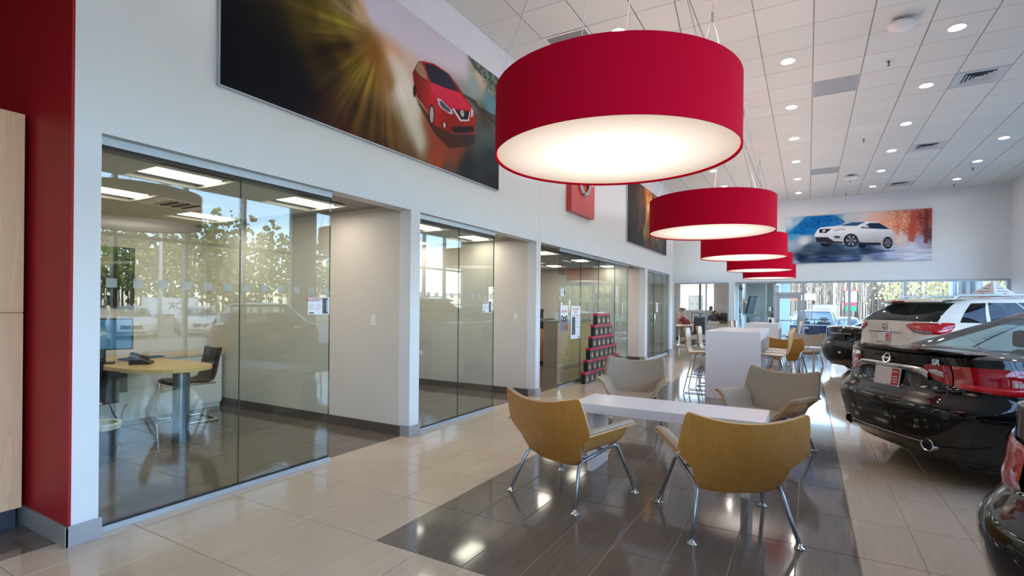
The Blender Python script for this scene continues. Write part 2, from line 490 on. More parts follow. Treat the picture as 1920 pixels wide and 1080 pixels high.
# ------------------------------------------------------------------ left wall with its office openings
OT = 2.37           # top of openings
bm = nb()
YE = 16.2
for a, b_ in ((1.30, 1.43), (4.15, 4.30), (7.02, 7.17), (13.1, 13.32), (15.8, YE)):
    box(bm, XW - .15, a, 0, XW, b_, OT)
box(bm, XW - .15, 1.30, OT, XW, YE, ZC + .1)
wall_left = structure(done('wall_left', bm, M['wall']))
structure(done('trim_1', bx(XW - .002, 7.095, OT, XW + .0015, 7.105, ZC), M['ceil']))
structure(done('wall_front', bx(-5.3, 1.285, 0, XW, 1.30, ZC + .1), M['red_wall']))
structure(done('wall_recess', bx(-4.95, -6.2, 0, -4.8, 1.30, ZC + .1), M['red_wall']))
# office partitions, backs and ceilings
bm = nb()
for y in (4.15, 7.02, 13.1): box(bm, -7.3, y, 0, XW - .15, y + .15, 2.6)
box(bm, -7.3, 1.3, 0, XW - .15, 1.42, 2.6)
box(bm, -7.3, YE - .15, 0, XW - .15, YE, 2.6)
structure(done('wall_partition', bm, M['wall_warm']))
structure(done('wall_back', bx(-7.45, 1.3, 0, -7.3, YE, 2.6), M['wall_warm']))
oc = structure(done('ceiling_office', bx(-7.3, 1.3, 2.43, XW - .15, YE, 2.6), M['tbar']))
pw = plain_panel(.598, .605)
n_ = 0
TROF = {(0, 1), (0, 3), (2, 1), (3, 3), (0, 6), (0, 8), (2, 6), (2, 8), (0, 12), (0, 15), (2, 12), (2, 15), (2, 17), (0, 18), (0, 21)}
for i in range(6):
    for j in range(24):
        xa = -4.22 - .61 * i; ya = 1.43 + .61 * j
        if (i, j) in TROF: continue
        ok = True
        for wy in (4.15, 7.02, 13.1):
            if ya < wy + .15 and ya + .61 > wy: ok = False
        if ok:
            o = bpy.data.objects.new('ceiling_panel', pw); COL.objects.link(o); o.parent = oc; o.location = (xa - .305, ya + .305, 2.41)
        elif ya + .61 < YE:
            pass
# base boards
def base_run(name, x0, x1, y, side):
    b = structure(done(name, bx(x0, y, 0, x1, y + .002 * side, .1), M['grout']))
    x = x1; i = 0
    while x - .05 > x0:
        xx = max(x0, x - .6)
        done('base_tile', bx(xx + .002, y, 0, x - .002, y + side * .012, .105, bev=.002), M['base_brown'], b); x -= .6
    return b
base_run('baseboard_1', -7.28, XW - .115, 4.15, -1)
base_run('baseboard_2', -7.28, XW - .115, 7.02, -1)
base_run('baseboard_3', -7.28, XW - .115, 13.1, -1)
b3 = structure(done('baseboard_4', bx(-7.3, 1.44, 0, -7.297, 4.14, .1), M['grout']))
for k in range(5): done('base_tile', bx(-7.298, 1.45 + k * .54, 0, -7.286, 1.45 + k * .54 + .536, .105), M['base_brown'], b3)
bm = nb()
box(bm, XW, 1.27, 0, XW + .014, 1.445, .115, bev=.002)
box(bm, XW - .75, 1.271, 0, XW + .014, 1.285, .115, bev=.002)
for a, b_ in ((4.135, 4.315), (7.005, 7.185), (13.085, 13.335), (15.785, YE)):
    box(bm, XW, a, 0, XW + .014, b_, .115, bev=.002); box(bm, XW - .115, a, 0, XW, a + .014, .115)
box(bm, XW - .05, YE, 0, XW + .014, YE + .014, .115)
structure(done('baseboard_left', bm, M['base_grey']))

# ------------------------------------------------------------------ glazed office fronts
def office_front(n, y0, y1, panes, door=None):
    w = structure(done('window_%d' % n, bx(XW - .085, y0, 2.315, XW - .045, y1, OT), M['alu_white']))
    done('bottom_channel', bx(XW - .085, y0, 0, XW - .045, y1, .035), M['alu_white'], w)
    done('gasket', bx(XW - .075, y0, 2.303, XW - .055, y1, 2.316), M['gasket'], w)
    done('gasket', bx(XW - .075, y0, .033, XW - .055, y1, .046), M['gasket'], w)
    ys = [y0] + panes + [y1]
    for a, b in zip(ys[:-1], ys[1:]):
        done('pane', bx(XW - .071, a + .002, .04, XW - .059, b - .002, 2.31), M['glass'], w)
        done('pane_edge', bx(XW - .0715, b - .0035, .046, XW - .0585, b - .0018, 2.305), M['glass_edge'], w)
    k = 0; y = y0 + .05
    while y < y1 - .05:
        done('frosted_square', bx(XW - .0585, y, 1.468, XW - .0578, y + .058, 1.523), M['frost'], w); y += .145
    return w
office_front(1, 1.43, 3.16, [2.33])
office_front(2, 4.30, 5.90, [5.10])
office_front(3, 7.98, 11.85, [8.95, 9.9, 10.9])
w4 = office_front(4, 13.32, 15.8, [14.2, 15.1])
bm = nb()
for s in (1, -1):
    x = XW - .065 + s * .05
    tube(bm, fillet([(XW - .065, 14.14, 1.2), (x, 14.14, 1.2), (x, 14.14, .88), (XW - .065, 14.14, .88)], .03), .011, 8)
done('pull_handle', bm, M['chrome'], w4, smooth=True)
done('door_edge', bx(XW - .073, 14.19, .02, XW - .057, 14.205, 2.3), M['gasket'], w4)
done('lock_plate', bx(XW - .052, 13.9, 1.0, XW - .045, 13.98, 1.08), M['black_plastic'], w4)

# ------------------------------------------------------------------ far wall
ZH = 2.25
bm = nb()
box(bm, -4.75, YF, ZH, XR + .15, YF + .2, ZC + .1)
box(bm, -4.75, YF, 0, -4.12, YF + .2, ZH)
box(bm, -2.32, YF, 0, -2.14, YF + .2, ZH)
wall_far = structure(done('wall_far', bm, M['wall']))
structure(done('wall_corridor', bx(-4.9, 16.2, 0, -4.75, YF + .2, ZC + .1), M['wall']))
structure(done('ceiling_corridor', bx(-4.9, YE, ZC + .02, XW, YF, ZC + .1), M['ceil']))
bm = nb(); box(bm, XR, 9.22, 0, XR + .2, 9.9, ZC + .1); box(bm, XR, 17.2, 0, XR + .2, YF + .2, ZC + .1)
box(bm, XR, -6.2, 4.06, XR + .2, 17.2, ZC + .1); box(bm, XR, -6.2, 0, XR + .2, 17.2, .1)
structure(done('wall_right', bm, M['wall']))
structure(done('wall_rear', bx(-4.95, -6.35, 0, XR + .2, -6.2, ZC + .1), M['wall']))
structure(done('roof', bx(-7.5, -6.5, ZC + .3, 6.0, 19.6, ZC + .6), M['wall']))
# right curtain wall
def curtain(n, y0, y1, mull, x=XR + .06):
    w = structure(done('window_%d' % n, bx(x, y0, 3.98, x + .09, y1, 4.06), M['alu_white']))
    done('sill_bar', bx(x, y0, .1, x + .09, y1, .18), M['alu_white'], w)
    done('transom', bx(x, y0, 2.71, x + .09, y1, 2.78), M['alu_white'], w)
    for y in mull: done('mullion', bx(x - .02, y - .035, .1, x + .1, y + .035, 4.06), M['alu_white'], w)
    ys = sorted(mull)
    for a, b in zip(ys[:-1], ys[1:]):
        done('pane', bx(x + .04, a + .03, .17, x + .05, b - .03, 2.72), M['glass_clear'], w)
        done('pane', bx(x + .04, a + .03, 2.77, x + .05, b - .03, 3.99), M['glass_clear'], w)
curtain(5, -6.1, 9.22, [9.2 - 1.38 * k for k in range(12)])
curtain(6, 9.9, 17.2, [9.93 + 1.21 * k for k in range(7)])
# far windows and exit door
def far_bay(n, xs, z0=.12):
    w = structure(done('window_%d' % n, bx(xs[0], YF + .04, ZH - .06, xs[-1], YF + .13, ZH), M['alu_white']))
    done('sill_bar', bx(xs[0], YF + .04, 0, xs[-1], YF + .13, z0), M['alu_white'], w)
    for x in xs: done('mullion', bx(x - .04, YF + .02, 0, x + .04, YF + .14, ZH), M['alu_white'], w)
    for a, b in zip(xs[:-1], xs[1:]): done('pane', bx(a + .03, YF + .08, z0 - .01, b - .03, YF + .09, ZH - .05), M['glass_clear'], w)
    for k in range(int((xs[-1] - xs[0]) / .16)):
        x = xs[0] + .1 + .16 * k
        done('frosted_square', bx(x, YF + .076, 1.49, x + .05, YF + .079, 1.54), M['frost'], w)
    return w
far_bay(7, [-.13, 1.1, 2.46, 3.7, 4.72])
DX0, DX1 = -.92, -.15
dr = structure(done('door_1', bx(DX0 - .02, YF + .02, ZH - .06, DX1, YF + .14, ZH), M['alu_white']))
done('jamb', bx(DX0 - .06, YF + .02, 0, DX0 + .01, YF + .14, ZH), M['alu_white'], dr)
done('transom', bx(DX0, YF + .02, 1.82, DX1, YF + .14, 1.9), M['alu_white'], dr)
done('transom_pane', bx(DX0 + .01, YF + .075, 1.89, DX1 - .02, YF + .085, ZH - .05), M['glass_clear'], dr)
bm = nb(); box(bm, DX0 + .02, YF + .05, .02, DX0 + .13, YF + .1, 1.82); box(bm, DX1 - .14, YF + .05, .02, DX1 - .04, YF + .1, 1.82)
box(bm, DX0 + .13, YF + .05, .02, DX1 - .14, YF + .1, .28); box(bm, DX0 + .13, YF + .05, 1.7, DX1 - .14, YF + .1, 1.82)
done('door_frame', bm, M['alu_white'], dr)
done('door_pane', bx(DX0 + .12, YF + .07, .27, DX1 - .13, YF + .08, 1.71), M['glass_clear'], dr)
bm = nb(); tube(bm, [(DX0 + .06, YF - .01, 1.0), (DX1 - .06, YF - .01, 1.0)], .018, 8); box(bm, DX0 + .04, YF - .02, .97, DX0 + .1, YF + .05, 1.04); box(bm, DX1 - .1, YF - .02, .95, DX1 - .04, YF + .05, 1.08)
done('push_bar', bm, M['alu'], dr)
# office window at the far left
w8 = structure(done('window_8', bx(-4.12, YF + .03, ZH - .05, -2.32, YF + .1, ZH), M['alu_white']))
done('bottom_channel', bx(-4.12, YF + .03, 0, -2.32, YF + .1, .04), M['alu_white'], w8)
for x in (-4.1, -3.06, -2.34): done('mullion', bx(x - .02, YF + .02, 0, x + .02, YF + .11, ZH), M['alu_white'], w8)
for a, b in ((-4.1, -3.06), (-3.06, -2.34)): done('pane', bx(a + .02, YF + .06, .03, b - .02, YF + .07, ZH - .04), M['glass_clear'], w8)
for k in range(10): done('frosted_square', bx(-4.05 + .17 * k, YF + .055, 1.49, -4.0 + .17 * k, YF + .058, 1.54), M['frost'], w8)
# rooms behind the far wall
bm = nb()
box(bm, -6.2, 23.0, 0, -4.8, 23.15, 2.7); box(bm, -3.43, 23.0, 0, -2.1, 23.15, 2.7); box(bm, -4.8, 23.0, 0, -3.43, 23.15, 1.28); box(bm, -4.8, 23.0, 2.45, -3.43, 23.15, 2.7)
box(bm, -6.3, YF + .2, 0, -6.2, 23.1, 2.7); box(bm, -2.32, YF + .2, 0, -2.2, 23.1, 2.7)
structure(done('wall_manager_office', bm, M['wall_warm']))
w9 = structure(done('window_9', bx(-4.82, 22.95, 1.24, -3.41, 23.02, 1.28), M['trim_white']))
done('mullion', bx(-4.03, 23.05, 1.28, -3.95, 23.12, 2.45), M['base_brown'], w9)
done('pane', bx(-4.8, 23.09, 1.28, -3.43, 23.1, 2.45), M['glass_clear'], w9)
for q in ((-2.14, YF + .2, -2.05, 22.4), (-2.14, 22.4, -.6, 22.5), (-1.02, 21.4, -.92, 22.4)):
    structure(done('wall_lounge', bx(q[0], q[1], 0, q[2], q[3], 2.7), M['wall_blue']))
structure(done('ceiling_far_rooms', bx(-6.3, YF + .2, 2.5, -.6, 23.15, 2.7), M['wall_warm']))
lg = structure(done('door_2', bx(-2.05, YF + .3, 0, -2.035, YF + .36, ZH), M['alu_white']))
done('door_pane', bx(-2.049, YF + .36, .02, -2.037, YF + 1.3, ZH - .02), M['glass'], lg)
bm = nb(); tube(bm, fillet([(-2.04, YF + .5, 1.2), (-1.98, YF + .5, 1.2), (-1.98, YF + .5, .85), (-2.04, YF + .5, .85)], .03), .012, 8)
done('pull_handle', bm, M['chrome'], lg, smooth=True)
structure(done('trim_3', bx(-2.14, YF + .03, ZH - .05, -.95, YF + .13, ZH), M['alu_white']))
w10 = structure(done('window_10', bx(-1.22, YF + .03, 0, -1.18, YF + .13, ZH - .05), M['alu_white']))
done('pane', bx(-1.18, YF + .075, 0, -.96, YF + .085, ZH - .05), M['glass'], w10)
# ground outside
g = structure(done('ground_outside', bx(-60, -60, -.62, 90, 160, -.5), M['asphalt']))

w11 = structure(done('window_11', bx(-1.0, YF + .2, 2.2, -.94, 21.4, 2.5), M['alu_white']))  # glazing added in place of the lounge side wall, to let daylight in
done('pane', bx(-.975, YF + .2, 0, -.965, 21.4, 2.2), M['glass_clear'], w11)
# ------------------------------------------------------------------ printed wall posters (ink is stored per vertex of the print)
BIG= [(0.001, 0.648, 20, 22, 24), (0.002, 0.955, 13, 18, 27), (0.101, 0.57, 38, 34, 24), (0.101, 0.761, 18, 22, 24), (0.146, 0.863, 18, 20, 28), (0.2, 0.407, 70, 60, 25), (0.241, 0.398, 95, 85, 30), (0.295, 0.354, 120, 110, 40), (0.295, 0.254, 130, 115, 80), (0.341, 0.228, 200, 170, 130), (0.354, 0.374, 120, 90, 40), (0.386, 0.433, 130, 85, 35), (0.296, 0.498, 70, 50, 25), (0.242, 0.611, 45, 35, 22), (0.325, 0.578, 110, 95, 30), (0.387, 0.574, 140, 110, 40), (0.44, 0.546, 150, 110, 60), (0.243, 0.931, 60, 35, 30), (0.327, 0.861, 75, 55, 25), (0.388, 0.869, 110, 80, 35), (0.456, 0.878, 130, 90, 45), (0.422, 1.025, 90, 60, 35), (0.385, 0.162, 215, 205, 220), (0.452, 0.139, 190, 190, 205), (0.564, 0.133, 180, 175, 180), (0.526, 0.307, 200, 180, 160), (0.46, 0.316, 200, 150, 110), (0.49, 0.599, 215, 205, 195), (0.528, 0.694, 190, 185, 160), (0.568, 0.793, 130, 140, 115), (0.554, 1.002, 110, 80, 50), (0.652, 0.661, 150, 70, 40), (0.654, 0.939, 160, 70, 45), (0.742, 0.002, 190, 190, 190), (0.87, 0.127, 190, 170, 140), (0.904, 0.031, 60, 75, 70), (0.964, 0.085, 90, 95, 85), (0.848, 0.195, 140, 160, 160), (0.941, 0.286, 80, 130, 145), (0.907, 0.443, 60, 50, 45), (0.907, 0.57, 60, 80, 80), (0.944, 0.755, 30, 45, 55), (0.799, 0.923, 25, 35, 45), (0.97, 0.953, 20, 28, 38), (0.7, 0.981, 90, 70, 60), (0.298, 1.019, 70, 30, 25)]
CAR={
'body' : [(0.537, 0.407), (0.561, 0.305), (0.586, 0.277), (0.632, 0.247), (0.701, 0.251), (0.752, 0.301), (0.801, 0.37), (0.831, 0.394), (0.85, 0.466), (0.846, 0.609), (0.736, 0.69), (0.656, 0.696), (0.633, 0.694), (0.618, 0.641), (0.604, 0.614), (0.555, 0.562), (0.541, 0.462)] ,
'hood' : [(0.617, 0.403), (0.68, 0.379), (0.757, 0.345), (0.811, 0.397), (0.821, 0.431), (0.725, 0.498), (0.654, 0.479), (0.617, 0.467)] ,
'ws' : [(0.59, 0.288), (0.632, 0.257), (0.696, 0.255), (0.747, 0.326), (0.752, 0.346), (0.68, 0.376), (0.617, 0.396), (0.6, 0.347)] ,
'side' : [(0.548, 0.374), (0.561, 0.311), (0.576, 0.298), (0.596, 0.352), (0.601, 0.399), (0.565, 0.395)] ,
'hl' : [(0.646, 0.486), (0.663, 0.481), (0.721, 0.516), (0.726, 0.543), (0.707, 0.554), (0.663, 0.544), (0.653, 0.527)] ,
'hr' : [(0.823, 0.4), (0.837, 0.426), (0.834, 0.471), (0.822, 0.489)] ,
'gr' : [(0.725, 0.502), (0.777, 0.479), (0.816, 0.442), (0.809, 0.524), (0.768, 0.561), (0.749, 0.548)] ,
'lg' : [(0.721, 0.642), (0.837, 0.549), (0.838, 0.593), (0.802, 0.63), (0.726, 0.684)] ,
'fog' : [(0.666, 0.655), (0.695, 0.64), (0.697, 0.668), (0.673, 0.68)] ,
'shadow' : [(0.551, 0.559), (0.635, 0.693), (0.736, 0.694), (0.848, 0.611), (0.844, 0.698), (0.709, 0.823), (0.635, 0.758), (0.563, 0.611)] ,
'chrL' : [(0.72, 0.502), (0.73, 0.494), (0.768, 0.55), (0.807, 0.519), (0.808, 0.531), (0.763, 0.566)] ,
'chrR' : [(0.814, 0.444), (0.819, 0.44), (0.811, 0.528), (0.805, 0.528)] ,
'wheel' : [(0.636, 0.62), (0.635, 0.651), (0.632, 0.678), (0.628, 0.698), (0.622, 0.708), (0.617, 0.705), (0.612, 0.691), (0.609, 0.667), (0.608, 0.638), (0.61, 0.608), (0.613, 0.581), (0.617, 0.562), (0.623, 0.554), (0.628, 0.558), (0.633, 0.574), (0.635, 0.599)] ,
'rim' : [(0.631, 0.624), (0.63, 0.648), (0.629, 0.67), (0.626, 0.686), (0.622, 0.693), (0.619, 0.69), (0.616, 0.678), (0.614, 0.659), (0.613, 0.635), (0.614, 0.611), (0.616, 0.59), (0.619, 0.575), (0.622, 0.569), (0.626, 0.573), (0.629, 0.587), (0.63, 0.607)] ,
'rw' : [(0.553, 0.519), (0.553, 0.539), (0.551, 0.557), (0.549, 0.57), (0.547, 0.575), (0.544, 0.573), (0.542, 0.564), (0.54, 0.548), (0.54, 0.529), (0.54, 0.509), (0.542, 0.492), (0.544, 0.48), (0.547, 0.475), (0.549, 0.479), (0.551, 0.49), (0.553, 0.506)] ,
'foliage' : [(0.793, -0.003), (0.849, -0.004), (0.999, -0.003), (1.0, 0.107), (0.938, 0.118), (0.882, 0.088), (0.84, 0.072)] ,
'rail' : [(0.762, 0.341), (0.795, 0.331), (0.852, 0.325), (0.868, 0.362), (0.963, 0.352), (0.998, 0.322), (0.999, 0.456), (0.852, 0.383), (0.801, 0.362)] ,
}
MUR= [(0.023, 0.093, 200, 215, 225), (0.078, 0.085, 150, 190, 215), (0.139, 0.269, 10, 95, 160), (0.228, 0.113, 20, 110, 180), (0.315, 0.078, 15, 100, 165), (0.373, 0.055, 120, 170, 200), (0.457, 0.072, 200, 205, 215), (0.568, 0.06, 215, 205, 215), (0.622, 0.136, 235, 190, 170), (0.728, 0.284, 240, 170, 140), (0.806, 0.251, 225, 150, 120), (0.883, 0.422, 200, 100, 80), (0.957, 0.199, 150, 70, 60), (0.983, 0.516, 100, 60, 70), (0.934, 0.619, 170, 170, 200), (0.049, 0.393, 70, 150, 200), (0.14, 0.528, 205, 210, 220), (0.049, 0.585, 150, 170, 190), (0.171, 0.669, 60, 85, 105), (0.346, 0.724, 45, 70, 95), (0.515, 0.809, 110, 150, 185), (0.57, 0.75, 50, 70, 95), (0.73, 0.801, 170, 185, 215), (0.884, 0.754, 205, 210, 230), (0.935, 0.949, 195, 205, 225), (0.111, 0.905, 30, 45, 75), (0.289, 0.904, 50, 65, 100), (0.516, 0.925, 70, 80, 125), (0.678, 0.876, 120, 135, 170), (0.081, 0.98, 150, 165, 190), (0.571, 1.004, 190, 200, 215), (0.807, 0.57, 225, 205, 205)]
MCAR={
'w3' : [(0.34, 0.605), (0.337, 0.631), (0.328, 0.652), (0.315, 0.665), (0.299, 0.668), (0.283, 0.659), (0.27, 0.642), (0.261, 0.618), (0.259, 0.591), (0.263, 0.565), (0.273, 0.545), (0.287, 0.534), (0.303, 0.533), (0.319, 0.543), (0.331, 0.561), (0.339, 0.586)] ,
'w4' : [(0.58, 0.669), (0.578, 0.691), (0.572, 0.709), (0.563, 0.72), (0.552, 0.723), (0.542, 0.716), (0.533, 0.702), (0.527, 0.682), (0.526, 0.659), (0.528, 0.637), (0.535, 0.62), (0.545, 0.609), (0.555, 0.609), (0.566, 0.616), (0.574, 0.632), (0.579, 0.653)] ,
'body' : [(0.217, 0.401), (0.241, 0.285), (0.264, 0.255), (0.402, 0.236), (0.452, 0.195), (0.508, 0.174), (0.59, 0.189), (0.654, 0.215), (0.729, 0.333), (0.76, 0.434), (0.763, 0.516), (0.756, 0.675), (0.677, 0.665), (0.666, 0.623), (0.542, 0.615), (0.536, 0.565), (0.425, 0.633), (0.346, 0.597), (0.276, 0.58), (0.224, 0.547)] ,
'ws' : [(0.402, 0.236), (0.486, 0.184), (0.574, 0.192), (0.514, 0.264), (0.435, 0.251)] ,
'side' : [(0.541, 0.301), (0.601, 0.222), (0.665, 0.233), (0.739, 0.367), (0.692, 0.359), (0.541, 0.315)] ,
'skirt' : [(0.221, 0.453), (0.311, 0.466), (0.357, 0.557), (0.425, 0.582), (0.414, 0.615), (0.229, 0.557)] ,
'skirt2' : [(0.531, 0.605), (0.677, 0.632), (0.677, 0.681), (0.537, 0.647)] ,
'gr' : [(0.252, 0.287), (0.339, 0.293), (0.299, 0.38), (0.249, 0.364)] ,
'hl' : [(0.345, 0.32), (0.413, 0.28), (0.441, 0.318), (0.368, 0.357)] ,
'amb' : [(0.413, 0.322), (0.436, 0.318), (0.425, 0.345)] ,
'fog' : [(0.351, 0.447), (0.397, 0.453), (0.4, 0.496), (0.368, 0.499)] ,
'w1' : [(0.526, 0.564), (0.523, 0.617), (0.511, 0.661), (0.495, 0.689), (0.475, 0.695), (0.455, 0.68), (0.438, 0.646), (0.427, 0.597), (0.424, 0.541), (0.429, 0.488), (0.442, 0.446), (0.459, 0.421), (0.48, 0.418), (0.499, 0.436), (0.515, 0.474), (0.524, 0.524)] ,
'r1' : [(0.513, 0.565), (0.511, 0.608), (0.502, 0.644), (0.49, 0.667), (0.476, 0.672), (0.462, 0.66), (0.45, 0.632), (0.442, 0.593), (0.44, 0.548), (0.444, 0.505), (0.452, 0.471), (0.465, 0.451), (0.479, 0.448), (0.494, 0.463), (0.505, 0.493), (0.512, 0.533)] ,
'w2' : [(0.753, 0.643), (0.751, 0.69), (0.744, 0.729), (0.734, 0.754), (0.721, 0.761), (0.709, 0.748), (0.699, 0.718), (0.692, 0.676), (0.69, 0.627), (0.693, 0.58), (0.701, 0.543), (0.712, 0.52), (0.724, 0.516), (0.736, 0.532), (0.746, 0.564), (0.752, 0.608)] ,
'r2' : [(0.744, 0.641), (0.742, 0.675), (0.737, 0.703), (0.73, 0.72), (0.721, 0.725), (0.713, 0.716), (0.706, 0.695), (0.701, 0.665), (0.7, 0.63), (0.702, 0.597), (0.707, 0.57), (0.715, 0.555), (0.723, 0.552), (0.732, 0.563), (0.739, 0.586), (0.743, 0.617)] ,
'mir' : [(0.555, 0.263), (0.593, 0.27), (0.595, 0.311), (0.557, 0.296)] ,
't1' : [(0.872, 0.041), (0.907, 0.048), (0.889, 0.645), (0.853, 0.616)] ,
't2' : [(0.957, 0.058), (0.982, 0.032), (0.974, 0.687), (0.949, 0.668)] ,
't3' : [(0.786, 0.247), (0.796, 0.249), (0.786, 0.479), (0.778, 0.478)] ,
'm1' : [(0.006, 0.352), (0.079, 0.189), (0.151, 0.012), (0.24, 0.047), (0.367, 0.012), (0.435, 0.167), (0.402, 0.228), (0.217, 0.282), (0.208, 0.4)] ,
}
SKYP = [(0.347, 0.108), (0.466, -0.02), (0.806, -0.003), (0.807, 0.203), (0.728, 0.241), (0.578, 0.286), (0.468, 0.303), (0.397, 0.258)]
ROADP = [(0.437, 0.354), (0.507, 0.376), (0.553, 0.535), (0.602, 0.807), (0.582, 0.997), (0.529, 0.826), (0.494, 0.622), (0.45, 0.451)]
DARKP = [(-0.006, 0.613), (0.104, 0.545), (0.15, 0.643), (0.207, 0.783), (0.248, 0.982), (0.001, 1.005)]
WETP = [(0.59, 0.57), (0.682, 0.712), (0.811, 0.734), (0.759, 0.943), (0.637, 0.926), (0.581, 0.754)]
def srgb2lin(a):
    a = np.clip(a / 255.0, 0, 1)
    return np.where(a <= 0.04045, a / 12.92, ((a + 0.055) / 1.055) ** 2.4)

def blend_field(samples, W, H, power=3.0, asp=2.5):
    u, v = np.meshgrid((np.arange(W) + .5) / W, (np.arange(H) + .5) / H)
    num = np.zeros((H, W, 3)); den = np.zeros((H, W, 1))
    for a, b, r, g, bl in samples:
        d = ((u - a) * asp) ** 2 + (v - b) ** 2 + 2e-4
        w = (1 / d ** (power / 2))[..., None]
        num += w * np.array([r, g, bl]); den += w
    return num / den

def fill(img, poly, col, a=1.0, shade=None):
    """antialiased polygon fill; poly in 0..1 picture coordinates, (u right, v down)"""
    H, W, _ = img.shape
    P = [(x * W, y * H) for x, y in poly]
    xs = [p[0] for p in P]; ys = [p[1] for p in P]
    x0, x1 = max(0, int(min(xs)) - 1), min(W, int(max(xs)) + 2); y0, y1 = max(0, int(min(ys)) - 1), min(H, int(max(ys)) + 2)
    if x1 <= x0 or y1 <= y0: return
    cov = np.zeros((y1 - y0, x1 - x0)); ss = 3
    for i in range(ss):
        for j in range(ss):
            X, Y = np.meshgrid(np.arange(x0, x1) + (i + .5) / ss, np.arange(y0, y1) + (j + .5) / ss)
            ins = np.zeros(X.shape, bool); n = len(P)
            for k in range(n):
                xa, ya = P[k]; xb, yb = P[(k + 1) % n]
                if ya == yb: continue
                c = ((ya > Y) != (yb > Y)) & (X < (xb - xa) * (Y - ya) / (yb - ya) + xa); ins ^= c
            cov += ins
    cov = (cov / ss ** 2 * a)[..., None]
    c = np.array(col, float)
    if shade is not None:
        X, Y = np.meshgrid((np.arange(x0, x1) + .5) / W, (np.arange(y0, y1) + .5) / H)
        c = c * shade(X, Y)[..., None]
    reg = img[y0:y1, x0:x1]; img[y0:y1, x0:x1] = reg * (1 - cov) + c * cov

def vnoise(shape, cells, seed):
    rng = np.random.RandomState(seed); H, W = shape; cy, cx = cells
    g = rng.rand(cy + 2, cx + 2)
    y = np.linspace(0, cy, H, endpoint=False); x = np.linspace(0, cx, W, endpoint=False)
    yi, xi = y.astype(int), x.astype(int); fy, fx = (y - yi)[:, None], (x - xi)[None, :]
    fy = fy * fy * (3 - 2 * fy); fx = fx * fx * (3 - 2 * fx)
    a = g[yi][:, xi]; b = g[yi][:, xi + 1]; c = g[yi + 1][:, xi]; d = g[yi + 1][:, xi + 1]
    return (a * (1 - fx) + b * fx) * (1 - fy) + (c * (1 - fx) + d * fx) * fy

def print_mesh(name, img, width, height, parent, Mloc):
    """a flat print: a fine grid in its local x (right), y (up) plane carrying the picture as vertex ink"""
    H, W, _ = img.shape
    X, Y = np.meshgrid((np.arange(W) / (W - 1) - .5) * width, (.5 - np.arange(H) / (H - 1)) * height)
    co = np.stack([X, Y, np.zeros_like(X)], -1).reshape(-1, 3)
    idx = np.arange(H * W).reshape(H, W)
    q = np.stack([idx[1:, :-1], idx[1:, 1:], idx[:-1, 1:], idx[:-1, :-1]], -1).reshape(-1, 4)
    me = bpy.data.meshes.new(name)
    me.vertices.add(len(co)); me.vertices.foreach_set('co', co.ravel())
    me.loops.add(q.size); me.loops.foreach_set('vertex_index', q.ravel().astype(np.int32))
    me.polygons.add(len(q)); me.polygons.foreach_set('loop_start', np.arange(0, q.size, 4, dtype=np.int32))
    me.update()
    at = me.color_attributes.new('ink', 'FLOAT_COLOR', 'POINT')
    col = np.ones((H * W, 4), np.float32); col[:, :3] = srgb2lin(img.reshape(-1, 3))
    at.data.foreach_set('color', col.ravel())
    me.validate()
    o = link(name, me, parent, M['print']); o.matrix_local = Mloc
    return o

# --- red hatchback on a coast road
W_, H_ = 520, 206
img = blend_field(BIG, W_, H_, 3.3)
uu, vv = np.meshgrid((np.arange(W_) + .5) / W_, (np.arange(H_) + .5) / H_)
cx, cyy = .42, .30
ang = np.arctan2((vv - cyy), (uu - cx) * 2.5); rad = np.hypot((uu - cx) * 2.5, vv - cyy)
def ring_noise(n, seed):
    rng = np.random.RandomState(seed); t = rng.rand(n)
    a = (ang + PI) / (2 * PI) * n; i = a.astype(int) % n; f = a - np.floor(a); f = f * f * (3 - 2 * f)
    return t[i] * (1 - f) + t[(i + 1) % n] * f
brk = vnoise((H_, W_), (7, 16), 21)
st = (.6 * ring_noise(70, 1) + .4 * ring_noise(170, 2) - .5) * (.35 + .9 * brk) * np.clip((rad - .06) / .5, 0, 1)
leftm = np.clip((.42 - uu) / .08, 0, 1) + np.clip((vv - .4) / .2, 0, 1) * np.clip((.50 + .12 * vv - uu) / .08, 0, 1)
leftm = np.clip(leftm, 0, 1) * np.clip(rad / .25, 0, 1)
bandm = np.exp(-((uu - .36) / .16) ** 2)
img = img * (1 + (st * .8 * leftm * (.45 + bandm))[..., None])
img = img + (leftm * bandm * np.clip(st, 0, 1) * 26)[..., None] * np.array([1, .8, .35])
def soft_fill(img, poly, col, a, blur):
    H, W, _ = img.shape; m = np.zeros((H, W, 1)); fill(m, poly, (1.0,)); m = m[..., 0]
    for _ in range(3):
        for ax in (0, 1):
            k = max(1, int(blur * (H if ax == 0 else W * .4))); pd = np.pad(m, [(k, k) if i == ax else (0, 0) for i in (0, 1)], mode='edge')
            c = np.cumsum(pd, axis=ax); m = (np.take(c, range(2 * k, c.shape[ax]), axis=ax) - np.take(c, range(0, c.shape[ax] - 2 * k), axis=ax)) / (2 * k)
    m = (m * a)[:H, :W, None]; img[...] = img * (1 - m) + np.array(col, float) * m
soft_fill(img, DARKP, (12, 15, 22), .75, .06)
soft_fill(img, SKYP, (206, 202, 216), .9, .035)
soft_fill(img, ROADP, (216, 212, 200), .85, .03)
soft_fill(img, WETP, (150, 62, 44), .7, .03)
fill(img, CAR['foliage'], (62, 82, 74), .85)
fn = vnoise((H_, W_), (40, 110), 5)
msk = (fn > .55) & (uu > .8) & (vv < .16 + (uu - .8) * .2)
img[msk] = img[msk] * .6 + np.array([190, 190, 180]) * .4
fill(img, CAR['rail'], (44, 40, 38), .75)
fill(img, CAR['shadow'], (26, 18, 18), .6)
